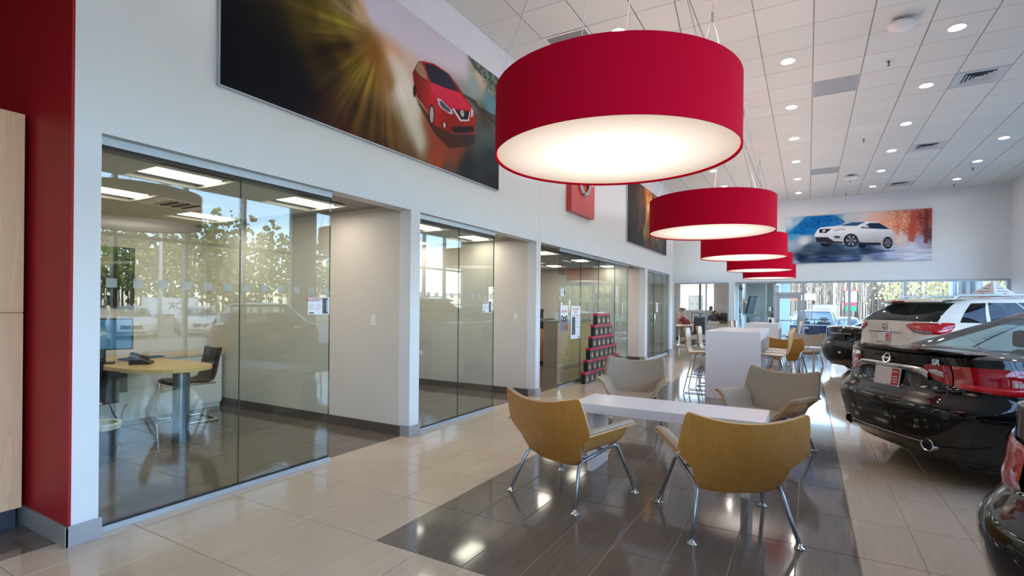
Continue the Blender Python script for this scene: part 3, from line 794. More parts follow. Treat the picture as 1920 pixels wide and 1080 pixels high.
c0 = CAR['body']; bx0 = min(p[0] for p in c0); bx1 = max(p[0] for p in c0)
fill(img, CAR['body'], (172, 28, 34), 1, lambda X, Y: .62 + .7 * np.exp(-((X - bx0 - .3 * (bx1 - bx0)) / .05) ** 2) * .5 + .35 * np.clip((X - bx0) / (bx1 - bx0), 0, 1) * (1.15 - Y))
fill(img, CAR['hood'], (176, 28, 62), .9, lambda X, Y: 1.15 - .45 * (Y - .45))
fill(img, CAR['rw'], (30, 24, 26)); fill(img, CAR['wheel'], (24, 22, 24)); fill(img, CAR['rim'], (182, 180, 180), .9)
fill(img, CAR['side'], (150, 128, 104), .9); fill(img, CAR['ws'], (20, 24, 44), 1, lambda X, Y: .8 + .8 * (X - bx0) / (bx1 - bx0))
fill(img, CAR['gr'], (22, 20, 24)); fill(img, CAR['lg'], (28, 18, 22)); fill(img, CAR['fog'], (28, 20, 24))
fill(img, CAR['hl'], (190, 198, 214), .9); fill(img, CAR['hr'], (200, 206, 220), .9)
hlc = (sum(p[0] for p in CAR['hl']) / len(CAR['hl']), sum(p[1] for p in CAR['hl']) / len(CAR['hl']))
fill(img, [(hlc[0] + (p[0] - hlc[0]) * .7, hlc[1] + (p[1] - hlc[1]) * .7) for p in CAR['hl']], (46, 48, 62), .85)
fill(img, CAR['chrL'], (205, 205, 212)); fill(img, CAR['chrR'], (205, 205, 212))
gcx = sum(p[0] for p in CAR['gr']) / len(CAR['gr']); gcy = sum(p[1] for p in CAR['gr']) / len(CAR['gr'])
for rr, cc2 in ((1, (214, 214, 220)), (.62, (30, 28, 32))):
    fill(img, [(gcx + .009 * rr * math.cos(t * .5), gcy - .012 + .026 * rr * math.sin(t * .5)) for t in range(13)], cc2)
fill(img, [(gcx - .010, gcy - .018), (gcx + .010, gcy - .018), (gcx + .010, gcy - .006), (gcx - .010, gcy - .006)], (206, 206, 212))
fcx = sum(p[0] for p in CAR['fog']) / 4; fcy = sum(p[1] for p in CAR['fog']) / 4
fill(img, [(fcx + .007 * math.cos(t * .5), fcy + .018 * math.sin(t * .5)) for t in range(13)], (190, 186, 188))
PW, PH = 3.745, 1.485
def wall_poster(name, label, img, y0, y1, z0, z1, depth=.035):
    t = thing(name, label, 'poster', (XW, (y0 + y1) / 2, (z0 + z1) / 2))
    w, h = y1 - y0, z1 - z0
    done('backing_panel', bx(.002, -w/2, -h/2, depth, w/2, h/2, bev=.002), M['alu'], t)
    print_mesh('printed_face', img, w - .012, h - .012, t, frame_M((depth + .0015, 0, 0), (0, 1, 0), (0, 0, 1)))
    return t
wall_poster('wall_poster', 'large wall poster of a red hatchback on a coast road, above the glass offices', img, 2.1, 5.845, 2.9, 4.385)

# --- white crossover on a snowy road
W_, H_ = 330, 132
img = blend_field(MUR, W_, H_, 3.4)
n1 = vnoise((H_, W_), (60, 14), 8); n2 = vnoise((H_, W_), (90, 120), 9); n3 = vnoise((H_, W_), (30, 60), 4)
uu, vv = np.meshgrid((np.arange(W_) + .5) / W_, (np.arange(H_) + .5) / H_)
img += ((n1 - .5) * 70 * np.clip((vv - .62) / .2, 0, 1))[..., None]
fill(img, MCAR['m1'], (14, 98, 168), .75, lambda X, Y: .8 + .5 * n3[:X.shape[0], :X.shape[1]])
img += ((n2 - .5) * 90 * np.clip((uu - .68) / .12, 0, 1) * np.clip((.62 - vv) / .15, 0, 1))[..., None]
for k in ('t1', 't2', 't3'): fill(img, MCAR[k], {'t1': (186, 84, 74), 't2': (112, 58, 62), 't3': (204, 110, 84)}[k], .85)
fill(img, [(.2, .76), (.55, .72), (.78, .80), (.5, .86), (.22, .82)], (40, 56, 80), .6)
for k in ('w3', 'w4'): fill(img, MCAR[k], (26, 30, 40))
fill(img, MCAR['body'], (222, 228, 238), 1, lambda X, Y: 1.06 - .35 * np.clip((Y - .35) / .35, 0, 1))
for k, c in (('skirt', (38, 42, 54)), ('skirt2', (38, 42, 54)), ('w1', (26, 28, 36)), ('r1', (150, 156, 172)), ('w2', (26, 28, 36)), ('r2', (146, 152, 168)), ('ws', (46, 92, 138)), ('side', (38, 54, 80)), ('gr', (36, 40, 50)), ('hl', (196, 202, 212)), ('amb', (226, 132, 70)), ('fog', (60, 66, 80)), ('mir', (226, 230, 238))):
    fill(img, MCAR[k], c)
for k, n in (('r1', 6), ('r2', 6)):
    qx = sum(p[0] for p in MCAR[k]) / 16; qy = sum(p[1] for p in MCAR[k]) / 16
    rx = max(p[0] for p in MCAR[k]) - qx; ry = max(p[1] for p in MCAR[k]) - qy
    for i in range(n):
        a = i * 2 * PI / n + .3
        fill(img, [(qx, qy), (qx + rx * math.cos(a), qy + ry * math.sin(a)), (qx + rx * math.cos(a + .55), qy + ry * math.sin(a + .55))], (40, 44, 56))
gq = MCAR['gr']; gx = sum(p[0] for p in gq) / 4; gy = sum(p[1] for p in gq) / 4
fill(img, [(gx + .012 * math.cos(t * .5), gy + .03 * math.sin(t * .5)) for t in range(13)], (200, 204, 212))
t = thing('wall_poster', 'wide wall poster of a white crossover on a snowy mountain road, on the far wall', 'poster', (1.21, YF, 3.555))
done('backing_panel', bx(-1.85, -.035, -.74, 1.85, -.002, .74, bev=.002), M['alu'], t)
print_mesh('printed_face', img, 3.69, 1.47, t, frame_M((0, -.037, 0), (1, 0, 0), (0, 0, 1)))

# --- dark forest poster
W_, H_ = 140, 56
DK = [(.02,.1,10,11,18),(.02,.9,14,15,24),(.15,.3,24,16,14),(.15,.8,28,24,30),(.3,.2,90,50,26),(.33,.5,60,36,24),(.45,.15,230,130,40),(.5,.3,255,215,160),(.52,.45,230,140,60),(.5,.6,120,90,40),(.42,.7,110,105,48),(.6,.6,150,140,70),(.7,.7,140,130,90),(.5,.85,80,36,30),(.7,.9,50,34,36),(.62,.15,120,80,40),(.75,.3,90,80,50),(.85,.5,60,60,44),(.9,.2,80,90,60),(.95,.9,22,22,28),(.3,.95,24,22,28),(.8,.8,60,60,50)]
img = blend_field(DK, W_, H_, 3.2)
n1 = vnoise((H_, W_), (4, 46), 3); n2 = vnoise((H_, W_), (30, 60), 6)
img *= (.55 + .9 * n1)[..., None]; img *= (.75 + .5 * n2)[..., None]
wall_poster('wall_poster', 'dark wall poster of sunlight through a forest, partly behind the second red lamp', img, 11.46, 15.18, 2.87, 4.385)

# ------------------------------------------------------------------ emblem, red sign
def emblem_bm(r, th, rim, bar_h, bar_w):
    bm = nb(); seg = 40
    lathe_pts = [(r - rim, 0), (r, 0), (r, th * .6), (r - rim * .3, th), (r - rim * .7, th), (r - rim, th * .6), (r - rim, 0)]
    lathe(bm, lathe_pts, seg, cap=False)
    box(bm, -bar_w, -bar_h, 0, bar_w, bar_h, th * 1.25, bev=th * .25)
    return bm
t = thing('wall_sign', 'red square sign with a silver ring emblem, half hidden behind the nearest red lamp', 'sign', (XW, 8.66, 3.56))
done('sign_panel', bx(.002, -.545, -.545, .1, .545, .545, bev=.004), M['red_panel'], t)
e = done('ring_emblem', emblem_bm(.27, .05, .075, .055, .33), M['chrome'], t, smooth=False); e.matrix_local = frame_M((.1, 0, .06), (0, 1, 0), (0, 0, 1))
smooth_by_angle(e)

# ------------------------------------------------------------------ red drum pendants
LAMP_Z, LAMP_R, LAMP_H = 2.215, .665, .365
lamp_lab = ['huge red drum pendant lamp nearest the camera', 'second red drum pendant in the row, in front of the dark forest poster',
            'third red drum pendant in the row, over the near white counter table', 'fourth red drum pendant in the row', 'last and smallest red drum pendant of the row, before the far wall']
def make_lamp():
    t = thing('pendant_lamp', lamp_lab[0], 'lamp', group='red drum pendants in a row')
    bm = nb(); lathe(bm, [(LAMP_R - .006, .004), (LAMP_R - .004, 0), (LAMP_R, 0), (LAMP_R, LAMP_H), (LAMP_R - .006, LAMP_H), (LAMP_R - .006, .004)], 96, cap=False)
    done('shade', bm, M['red_fabric'], t, smooth=False); smooth_by_angle(t.children[0])
    bm = nb(); lathe(bm, [(0, .012), (LAMP_R - .012, .012), (LAMP_R - .012, .018), (0, .018)], 96, cap=False)
    done('diffuser', bm, M['diffuser'], t)
    bm = nb()
    for a in (0, PI / 2): tube(bm, [((LAMP_R - .006) * math.cos(a), (LAMP_R - .006) * math.sin(a), LAMP_H - .02), (-(LAMP_R - .006) * math.cos(a), -(LAMP_R - .006) * math.sin(a), LAMP_H - .02)], .006, 6)
    done('top_spider', bm, M['alu'], t)
    hub = 4.66 - LAMP_Z
    bm = nb()
    for k in range(4):
        a = PI / 4 + k * PI / 2
        tube(bm, [(.012 * math.cos(a), .012 * math.sin(a), hub - .06), ((LAMP_R - .01) * math.cos(a), (LAMP_R - .01) * math.sin(a), LAMP_H - .005)], .0025, 5)
    done('suspension_wires', bm, M['alu'], t)
    bm = nb(); tube(bm, [(0, 0, hub - .01), (0, 0, ZC - LAMP_Z)], .003, 6); tube(bm, fillet([(0, 0, hub), (.03, .02, hub - .5), (.12, .05, hub - 1.1), (.02, 0, LAMP_H - .03)], .2), .005, 6)
    done('power_cord', bm, M['trim_white'], t)
    bm = nb(); lathe(bm, [(0, ZC - LAMP_Z - .002), (.06, ZC - LAMP_Z - .002), (.06, ZC - LAMP_Z - .012), (.03, ZC - LAMP_Z - .03), (0, ZC - LAMP_Z - .03)][::-1], 24, cap=False)
    done('ceiling_canopy', bm, M['trim_white'], t, smooth=True)
    bm = nb(); tube(bm, [(0, 0, hub - .08), (0, 0, hub + .03)], .014, 10); done('wire_hub', bm, M['alu'], t)
    return t
lamp = make_lamp()
LY = [2.80, 6.13, 9.43, 12.74, 16.06]
for i, y in enumerate(LY):
    o = lamp if i == 0 else dup(lamp, label=lamp_lab[i])
    o.location = (-.955, y, LAMP_Z)
    ld = bpy.data.lights.new('bulb', 'POINT'); ld.energy = LAMP_UP; ld.shadow_soft_size = .05; ld.color = (1, .98, .94)
    lo = bpy.data.objects.new('bulb', ld); COL.objects.link(lo); lo.parent = o; lo.location = (0, 0, .14)

# ------------------------------------------------------------------ recessed downlights
bm = nb(); lathe(bm, [(.050, .018), (.082, .004), (.082, -.001), (.098, -.004), (.1, .0)], 28, cap=False); ring_me = bpy.data.meshes.new('trim_ring'); bm.to_mesh(ring_me); bm.free(); ring_me.materials.append(M['trim_white'])
bm = nb(); lathe(bm, [(.082, .018), (.06, .07), (.045, .09)], 28, cap=False); bmesh.ops.reverse_faces(bm, faces=bm.faces); cone_me = bpy.data.meshes.new('reflector'); bm.to_mesh(cone_me); bm.free(); cone_me.materials.append(M['trim_white'])
bm = nb(); lathe(bm, [(0, .004), (.040, .006), (.048, .012), (.048, .018), (0, .018)], 20, cap=False); lens_me = bpy.data.meshes.new('lens'); bm.to_mesh(lens_me); bm.free(); lens_me.materials.append(M['lens'])
for me in (ring_me, cone_me, lens_me):
    for p in me.polygons: p.use_smooth = True
rown = {-3: 'near the office wall', 0: 'just right of the red pendants', 3: 'above the cars', 6: 'by the glazed side wall'}
for ci, ri in sorted(lights_xy):
    x = CX0 + (ci + .5) * CW; y = CY0 + (ri + .5) * CL
    n = 5 - ri // 3
    t = thing('downlight', '%s downlight from the far wall in the row %s' % (ORD[n], rown[ci]), 'light', (x, y, ZC), group='recessed downlights')
    for nm, me in (('trim_ring', ring_me), ('lens', lens_me)): link(nm, me, t)
# ------------------------------------------------------------------ vents in the ceiling
def diffuser_vent(name, w, l, parent_loc, label):
    t = thing(name, label, 'vent', parent_loc, group='square supply vents in the ceiling')
    bm = nb()
    for a in range(4):
        b0, b1 = .5, .29
    rows = []
    for s, z in ((.5, 0), (.46, -.006), (.30, .012)):
        rows.append([(-w*s, -l*s, z), (w*s, -l*s, z), (w*s, l*s, z), (-w*s, l*s, z), (-w*s, -l*s, z)])
    grid_surface(bm, rows); done('frame', bm, M['vent'], t)
    for k in range(4):
        s0 = .28 - k * .07; s1 = s0 - .045
        bm = nb(); rows = [[(-w*s, -l*s, z), (w*s, -l*s, z), (w*s, l*s, z), (-w*s, l*s, z), (-w*s, -l*s, z)] for s, z in ((s0, -.002), (s1, .014), (s1 + .01, .016))]
        if k < 3: grid_surface(bm, rows)
        else: box(bm, -w*s0, -l*s0, -.002, w*s0, l*s0, .002)
        done('louvre', bm, M['vent'], t)
    done('dark_throat', bx(-w*.29, -l*.29, .018, w*.29, l*.29, .022), M['vent_dark'], t)
    return t
vlab = {(4, 3): 'nearest louvred square ceiling vent, above the black cars', (4, 9): 'middle louvred square ceiling vent of the row above the cars', (4, 15): 'farthest louvred square ceiling vent, close to the far wall'}
for (ci, ri), k in VENT.items():
    x = CX0 + (ci + .5) * CW; y = CY0 + (ri + .5) * CL
    if k == 'd': diffuser_vent('ceiling_vent', CW - .01, CL - .01, (x, y, ZC), vlab[(ci, ri)])
    elif k == 'r':
        t = thing('air_return', ('nearer' if ri < 5 else 'farther') + ' plain grey return air panel in the ceiling right of the red lamps', 'vent', (x, y, ZC), group='grey return panels')
        bm = nb(); rows = [[(-.3*s, -.31*s, z), (.3*s, -.31*s, z), (.3*s, .31*s, z), (-.3*s, .31*s, z), (-.3*s, -.31*s, z)] for s, z in ((1, 0), (1, -.003), (.95, -.003), (.95, .004))]
        grid_surface(bm, rows); done('frame', bm, M['vent'], t)
        done('grey_mesh', bx(-.285, -.295, .002, .285, .295, .01), M['greypanel'], t)
    else:
        t = thing('return_grille', 'perforated square return grille in the ceiling above the nearest red lamp', 'vent', (x, y, ZC))
        bm = nb(); rows = [[(-.3*s, -.31*s, z), (.3*s, -.31*s, z), (.3*s, .31*s, z), (-.3*s, .31*s, z), (-.3*s, -.31*s, z)] for s, z in ((1, 0), (1, -.004), (.9, -.004), (.9, .004))]
        grid_surface(bm, rows); done('frame', bm, M['trim_white'], t)
        done('perforated_sheet', bx(-.28, -.29, .002, .28, .29, .01), M['perf'], t)
# speakers / access points and sprinklers
for i, (x, y, lab) in enumerate(((.94, 7.62, 'nearest white dome device hanging under the ceiling'), (.93, 15.9, 'farther white dome device hanging under the ceiling, near the far wall'))):
    t = thing('ceiling_device', lab, 'access point', (x, y, ZC), rz=.4, group='white ceiling devices')
    bm = nb(); lathe(bm, [(0, -.13), (.10, -.125), (.14, -.10), (.15, -.07), (.13, -.045), (.06, -.04), (0, -.04)], 24, cap=False)
    xform(bm, Matrix.Diagonal((1.0, .8, 1, 1))); done('housing', bm, M['white_plastic'], t, smooth=True)
    bm = nb(); box(bm, -.07, -.03, -.045, .07, .03, -.02); box(bm, -.02, -.02, -.03, .02, .02, 0); done('mount_bracket', bm, M['vent_dark'], t)
for i, (x, y) in enumerate(((.95, 8.85), (.96, 12.67), (.956, 16.5), (.97, 18.4), (3.45, 16.45), (3.456, 18.35))):
    where = ('%s sprinkler head from the near end in the ceiling strip left of the vents' % ORD[i]) if i < 4 else ('%s sprinkler head in the ceiling strip by the glazed side wall' % ('nearer', 'farther')[i - 4])
    t = thing('sprinkler', where, 'sprinkler', (x, y, ZC), group='ceiling sprinklers')
    bm = nb(); lathe(bm, [(0, -.004), (.035, -.003), (.04, 0)], 16, cap=False); done('escutcheon', bm, M['chrome'], t, smooth=True)
    bm = nb(); lathe(bm, [(0, 0), (.012, 0), (.012, -.03), (.006, -.035), (.006, -.055), (.022, -.057), (.022, -.06), (0, -.06)][::-1], 12, cap=False); done('head', bm, M['vent_dark'], t)

# ------------------------------------------------------------------ office ceiling troffers and vents
def troffer():
    t = thing('troffer', '', 'light', group='square office ceiling lights')
    bm = nb(); rows = [[(-.3*s, -.302*q, z), (.3*s, -.302*q, z), (.3*s, .302*q, z), (-.3*s, .302*q, z), (-.3*s, -.302*q, z)] for s, q, z in ((1, 1, 0), (.96, .96, -.004), (.93, .93, .012))]
    grid_surface(bm, rows); done('frame', bm, M['trim_white'], t)
    bm = nb(); grid_surface(bm, [[(-.28 + .17 * (1 - math.cos(a)) if False else x, y, z) for x, z in ((-.28, .012), (-.22, .03), (-.165, .035))] for y in (-.28, .28)])
    grid_surface(bm, [[(x, y, z) for x, z in ((.165, .035), (.22, .03), (.28, .012))] for y in (-.28, .28)])
    done('wing_reflector', bm, M['trim_white'], t)
    bm = nb(); grid_surface(bm, [[(.165 * math.cos(a), y, .036 - .035 * math.sin(a)) for a in [PI * k / 8 for k in range(9)]] for y in (-.27, .27)])
    done('diffuser', bm, M['troffer'], t, smooth=True)
    return t
tf = None
room = {1: 'the first office', 2: 'the second office', 3: 'the parts room', 4: 'the last office'}
seen = {}
for (i, j) in sorted(TROF):
    x = -4.22 - .61 * i - .305; y = 1.43 + .61 * j + .305
    r = 1 if y < 4.2 else 2 if y < 7.1 else 3 if y < 13.2 else 4
    k = seen.get(r, 0); seen[r] = k + 1
    rm = lambda b: 1 if 1.735 + .61 * b < 4.2 else 2 if 1.735 + .61 * b < 7.1 else 3 if 1.735 + .61 * b < 13.2 else 4
    lab = 'square ceiling light, %s row, %s from the camera in %s' % ('front' if i == 0 else 'back', ORD[sum(1 for (a, b) in TROF if (a == 0) == (i == 0) and b < j and rm(b) == r)], room[r])
    if tf is None: tf = troffer(); o = tf; tf['label'] = lab
    else: o = dup(tf, label=lab)
    o.location = (x, y, 2.412)
t = thing('office_vent', 'small louvred vent in the ceiling of the first office', 'vent', (-5.745, 2.955, 2.41))
done('frame', bx(-.28, -.28, -.003, .28, .28, .0), M['trim_white'], t)
for k in range(6): done('louvre', bx(-.16, -.15 + k * .055, -.012, .16, -.125 + k * .055, -.003), M['vent_dark'] if k % 2 else M['vent'], t)

for lab, x, y in (('square ceiling light added to brighten the pale blue lounge', -1.55, 20.6), ('square ceiling light added to brighten the far left office', -4.6, 20.9)):
    dup(tf, (x, y, 2.46), 0, lab)  # extra lights added to brighten the two rooms behind the far wall
# ------------------------------------------------------------------ lounge chair: plywood back and seat shells, vinyl pads, steel legs
def lerp_tab(tab, x):
    for (a, p), (b, q) in zip(tab[:-1], tab[1:]):
        if x <= b:
            t = (x - a) / (b - a); t = max(0, t)
            return tuple(u + (w - u) * t for u, w in zip(p, q)) if isinstance(p, tuple) else p + (q - p) * t
    return tab[-1][1]
def smoothrows(rows):
    return rows
BACK_W = [(0, .205), (.04, .232), (.10, .248), (.22, .262), (.36, .285), (.45, .33), (.50, .362), (.54, .372), (.60, .374), (.8, .362), (.95, .348), (.985, .338), (1.0, .322)]
def back_point(u, v, off):
    """u -1..1 across, v 0..1 up the back; off > 0 moves towards the sitter"""
    w = lerp_tab(BACK_W, v)
    x = u * w
    z = .258 + .467 * v + (.055 * (abs(x) / .34) ** 2) * v * v
    if v < .12: z += (abs(u) ** 4) * .02 * (1 - v / .12)
    y = -.165 - .235 * v - .02 * math.sin(v * PI) + .42 * x * x * (.45 + .75 * v)
    n = Vector((-.84 * x * .9, 1, .48)).normalized()
    return Vector((x, y, z)) + n * off
SEAT = [(0, (0, .345)), (.22, (.10, .345)), (.42, (.185, .350)), (.52, (.222, .364)), (.62, (.252, .397)), (.71, (.275, .437)), (.80, (.298, .480)), (.87, (.325, .510)), (.93, (.358, .526)), (1.0, (.398, .528))]
def seat_point(s, t, off):
    """s -1..1 across the shell, t 0..1 from back to front"""
    a = abs(s); sg = -1 if s < 0 else 1
    x, z = lerp_tab(SEAT, a)
    y0 = -.17 - .12 * max(0, (a - .5) / .5) ** 1.2
    y1 = .285 - .07 * max(0, (a - .45) / .55) ** 2
    y = y0 + (y1 - y0) * t
    fl = max(0, (a - .5) / .5)
    x += fl * (.030 * t - .012)
    z += .012 * t * (1 - fl) + fl * (.020 * t)
    if a < .5: z += .03 * max(0, t - .82) / .18 * -1
    a2 = min(1, a + .02); a1 = max(0, a - .02)
    p2 = lerp_tab(SEAT, a2); p1 = lerp_tab(SEAT, a1)
    d = Vector((p2[0] - p1[0], 0, p2[1] - p1[1])).normalized()
    n = Vector((-d.z * sg, 0, d.x))
    return Vector((x * sg, y, z)) + n * off
def shell_bm(fn, U, V, lo, hi, ins=0.0):
    bm = nb(); nu, nv = len(U), len(V)
    A = [[bm.verts.new(fn(u, v, lo)) for u in U] for v in V]
    def sh(q, i, n): return q
    B = [[bm.verts.new(fn(u, v, hi)) for u in U] for v in V]
    for j in range(nv - 1):
        for i in range(nu - 1):
            bm.faces.new((A[j][i], A[j][i+1], A[j+1][i+1], A[j+1][i])); bm.faces.new((B[j][i], B[j+1][i], B[j+1][i+1], B[j][i+1]))
    rim = [(0, i) for i in range(nu)] + [(j, nu - 1) for j in range(1, nv)] + [(nv - 1, i) for i in range(nu - 2, -1, -1)] + [(j, 0) for j in range(nv - 2, 0, -1)]
    for k in range(len(rim)):
        a, b = rim[k], rim[(k + 1) % len(rim)]
        f = bm.faces.new((A[a[0]][a[1]], A[b[0]][b[1]], B[b[0]][b[1]], B[a[0]][a[1]])); f.material_index = 1
    return bm
def pad_bm(fn, U, V, lo, hi):
    """a puffed pad: thin at its rim, thick inside"""
    bm = nb(); nu, nv = len(U), len(V)
    def prof(i, n):
        e = min(i, n - 1 - i)
        return (.30, .72, .93, 1)[min(e, 3)]
    A = [[bm.verts.new(fn(u, v, lo)) for u in U] for v in V]
    B = [[bm.verts.new(fn(u, v, lo + (hi - lo) * min(prof(i, nu), prof(j, nv)))) for i, u in enumerate(U)] for j, v in enumerate(V)]
    for j in range(nv - 1):
        for i in range(nu - 1):
            bm.faces.new((A[j][i], A[j][i+1], A[j+1][i+1], A[j+1][i])); bm.faces.new((B[j][i], B[j+1][i], B[j+1][i+1], B[j][i+1]))
    rim = [(0, i) for i in range(nu)] + [(j, nu - 1) for j in range(1, nv)] + [(nv - 1, i) for i in range(nu - 2, -1, -1)] + [(j, 0) for j in range(nv - 2, 0, -1)]
    for k in range(len(rim)):
        a, b = rim[k], rim[(k + 1) % len(rim)]
        bm.faces.new((A[a[0]][a[1]], A[b[0]][b[1]], B[b[0]][b[1]], B[a[0]][a[1]]))
    return bm
def lin_(a, b, n, ends=()):
    r = [a + (b - a) * k / n for k in range(n + 1)]
    return sorted(set([round(x, 5) for x in r + list(ends)]))
def make_lounge_chair(label):
    t = thing('lounge_chair', label, 'chair', group='plywood lounge chairs')
    V = [0, .015, .04, .07, .10, .16, .22, .29, .36, .41, .45, .48, .50, .52, .54, .57, .60, .66, .72, .8, .88, .95, .97, .985, .995, 1.0]
    U = lin_(-1, 1, 20, (-.97, .97, -.93, .93))
    o = done('back_shell', shell_bm(back_point, U, V, -.012, 0.0), [M['ply'], M['ply_edge']], t); smooth_by_angle(o, 50)
    U2 = [u * .985 for u in U]; V2 = [.02 + v * .965 for v in V]
    done('back_pad', pad_bm(back_point, U2, V2, .0005, .026), M['vinyl'], t, smooth=True)
    S = lin_(-1, 1, 40, (-.98, .98)); T = lin_(0, 1, 12, (.02, .98))
    o = done('seat_shell', shell_bm(seat_point, S, T, -.012, 0.0), [M['ply'], M['ply_edge']], t); smooth_by_angle(o, 50)
    done('seat_pad', pad_bm(seat_point, [s * .99 for s in S], [.01 + .98 * q for q in T], .0005, .026), M['vinyl'], t, smooth=True)
    for sx in (-1, 1):
        rear, front = Vector((sx * .303, -.333, .02)), Vector((sx * .356, .312, .02))
        rb, fb = Vector((sx * .243, -.215, .300)), Vector((sx * .272, .185, .375))
        path = fillet([rear, rb, fb, front], .05, 6)
        k = len(path) // 2
        bm = nb(); tube(bm, path[:k + 1], .0125, 12); done('leg', bm, M['steel_tube'], t, smooth=True)
        bm = nb(); tube(bm, path[k:], .0125, 12); done('leg', bm, M['steel_tube'], t, smooth=True)
        for p in (rear, front):
            bm = nb(); lathe(bm, [(0, 0), (.027, 0), (.030, .004), (.027, .009), (.014, .015), (.0115, .03), (0, .03)], 20, (p.x, p.y, 0), cap=False)
            done('foot_glide', bm, M['chrome'], t, smooth=True)
    for q, zz, y in ((.245, .322, -.12), (.262, .331, .10)):
        bm = nb(); tube(bm, [(-q, y, zz), (q, y, zz)], .011, 8); done('cross_bar', bm, M['steel_tube'], t, smooth=True)
    return t
ch = make_lounge_chair('wooden-backed lounge chair seen from behind, left of the coffee table near the glass offices')
ch.location = (-1.53, 3.59, 0); ch.rotation_euler.z = -.277
CH = [((-.447, 3.574), .447, 'wooden-backed lounge chair seen from behind, nearest the camera at the table corner'),
      ((-1.76, 5.93), PI + .2, 'greige padded lounge chair facing the camera, beyond the left end of the coffee table'),
      ((-.35, 5.62), PI - .42, 'greige padded lounge chair facing the camera, beyond the right end of the coffee table'),
      ((-.40, 12.80), -.1, 'wooden-backed lounge chair far off, beside the stools of the near counter table'),
      ((-.0, 14.55), PI - .1, 'greige lounge chair far off, showing just its top behind the distant wooden chair')]
for (p, rz, lab) in CH: dup(ch, (p[0], p[1], 0), rz, lab)

# ------------------------------------------------------------------ low table
def low_table(loc, L, D, h, label):
    t = thing('coffee_table', label, 'table', loc)
    done('tabletop', bx(-L/2, -D/2, h - .075, L/2, D/2, h, bev=.003), M['white_lam'], t)
    for s in (-1, 1): done('slab_leg', bx(s * (L/2 - .16), -D/2 + .07, 0, s * (L/2 - .11), D/2 - .07, h - .075), M['white_lam'], t)
    return t
low_table((-.985, 4.29, 0), 1.46, .52, .575, 'low white rectangular coffee table between the four near lounge chairs')
low_table((-.1, 13.75, 0), .72, .5, .5, 'low white table between the two distant lounge chairs')

# ------------------------------------------------------------------ counter-height tables and stools
def counter_table(loc, W, L, h, label):
    t = thing('counter_table', label, 'table', loc)
    done('tabletop', bx(-W/2, 0, h - .04, W/2, L, h, bev=.002), M['white_lam'], t)
    done('end_panel', bx(-W/2, 0, 0, W/2, .05, h - .04), M['white_lam'], t)
    done('end_panel', bx(-W/2, L - .05, 0, W/2, L, h - .04), M['white_lam'], t)
    done('apron', bx(-W/2 + .002, .05, h - .13, W/2 - .002, L - .05, h - .04), M['white_lam'], t)
    done('center_box', bx(-W/4, .25, .18, W/4, L - .25, h - .13), M['white_lam'], t)
    done('shelf_panel', bx(-W/4 - .1, .3, h - .42, W/4 + .1, L - .3, h - .40), M['white_lam'], t)
    return t
HT1 = (-.985, 8.42, 0); HT2 = (-.985, 14.0, 0)
counter_table(HT1, .77, 1.95, 1.022, 'near tall white counter table with solid end panel, in the middle of the showroom')
counter_table(HT2, .75, 1.7, 1.0, 'far tall white counter table behind the near one, holding a small card')
M['stool_white'] = pm('stool_white_face', lin(226, 222, 212), .35, var=.02)
M['stool_ply'] = wood_mat('stool_maple', lin(188, 140, 82), lin(212, 166, 108), .35, axis=(4, 4, .7), scale=2)
def stool_point(u, v, off):
    # v 0 front of seat .. 1 top of back ; faces +x
    prof = [(0, (.20, .635)), (.08, (.19, .65)), (.25, (.08, .65)), (.42, (-.06, .642)), (.52, (-.13, .655)), (.6, (-.17, .70)), (.72, (-.195, .80)), (.86, (-.22, .93)), (1.0, (-.245, 1.05))]
    x, z = lerp_tab(prof, v)
    w = lerp_tab([(0, .17), (.1, .195), (.3, .205), (.5, .19), (.62, .175), (.75, .185), (.9, .19), (.97, .16), (1.0, .11)], v)
    bw = max(0, (v - .5)) * .12
    n = Vector((1, 0, .2)) if v > .58 else Vector((.5, 0, .8)) if v > .5 else Vector((0, 0, 1))
    n.normalize()
    return Vector((x + bw * u * u, u * w, z + (.02 * u * u if v < .5 else 0))) + n * off
def make_stool(label):
    t = thing('counter_stool', label, 'stool', group='counter stools with wooden shells')
    U = lin_(-1, 1, 8); V = lin_(0, 1, 24, (.97, .985))
    done('shell', shell_bm(stool_point, U, V, -.012, 0), [M['stool_ply'], M['stool_ply']], t, smooth=True)
    done('shell_face', shell_bm(stool_point, [u * .985 for u in U], [.005 + .99 * v for v in V], .0004, .004), [M['stool_white'], M['stool_white']], t, smooth=True)
    for sy in (-1, 1):
        for (x0, x1) in ((.12, .23), (-.08, -.21)):
            bm = nb(); tube(bm, fillet([(x0 * .3, sy * .10, .618), (x0, sy * .12, .618), (x1, sy * .205, .012)], .03), .009, 8); done('leg', bm, M['chrome'], t, smooth=True)
    for sy in (-1, 1):
        bm = nb(); tube(bm, [(.228, sy * .205, .011), (-.208, sy * .205, .011)], .009, 8); done('sled_runner', bm, M['chrome'], t, smooth=True)
    bm = nb(); tube(bm, fillet([(-.163, .168, .26), (.205, .171, .26), (.205, -.171, .26), (-.163, -.168, .26)], .05), .008, 8); done('foot_rest', bm, M['chrome'], t, smooth=True)
    return t
st = make_stool('first stool on the left side of the near counter table')
st.location = (-1.53, 8.85, 0)
ST = [((-1.50, 9.75), 0, 'second stool on the left side of the near counter table'),
      ((-.43, 9.0), PI, 'first stool on the right side of the near counter table'), ((-.43, 9.55), PI, 'middle stool on the right side of the near counter table'),
      ((-.43, 10.1), PI, 'last stool on the right side of the near counter table'),
      ((-1.52, 14.4), 0, 'first stool on the left side of the far counter table'), ((-1.5, 15.2), 0, 'second stool on the left side of the far counter table'),
      ((-.38, 15.4), PI, 'first stool on the right side of the far counter table'), ((-.38, 15.95), PI, 'second stool on the right side of the far counter table')]
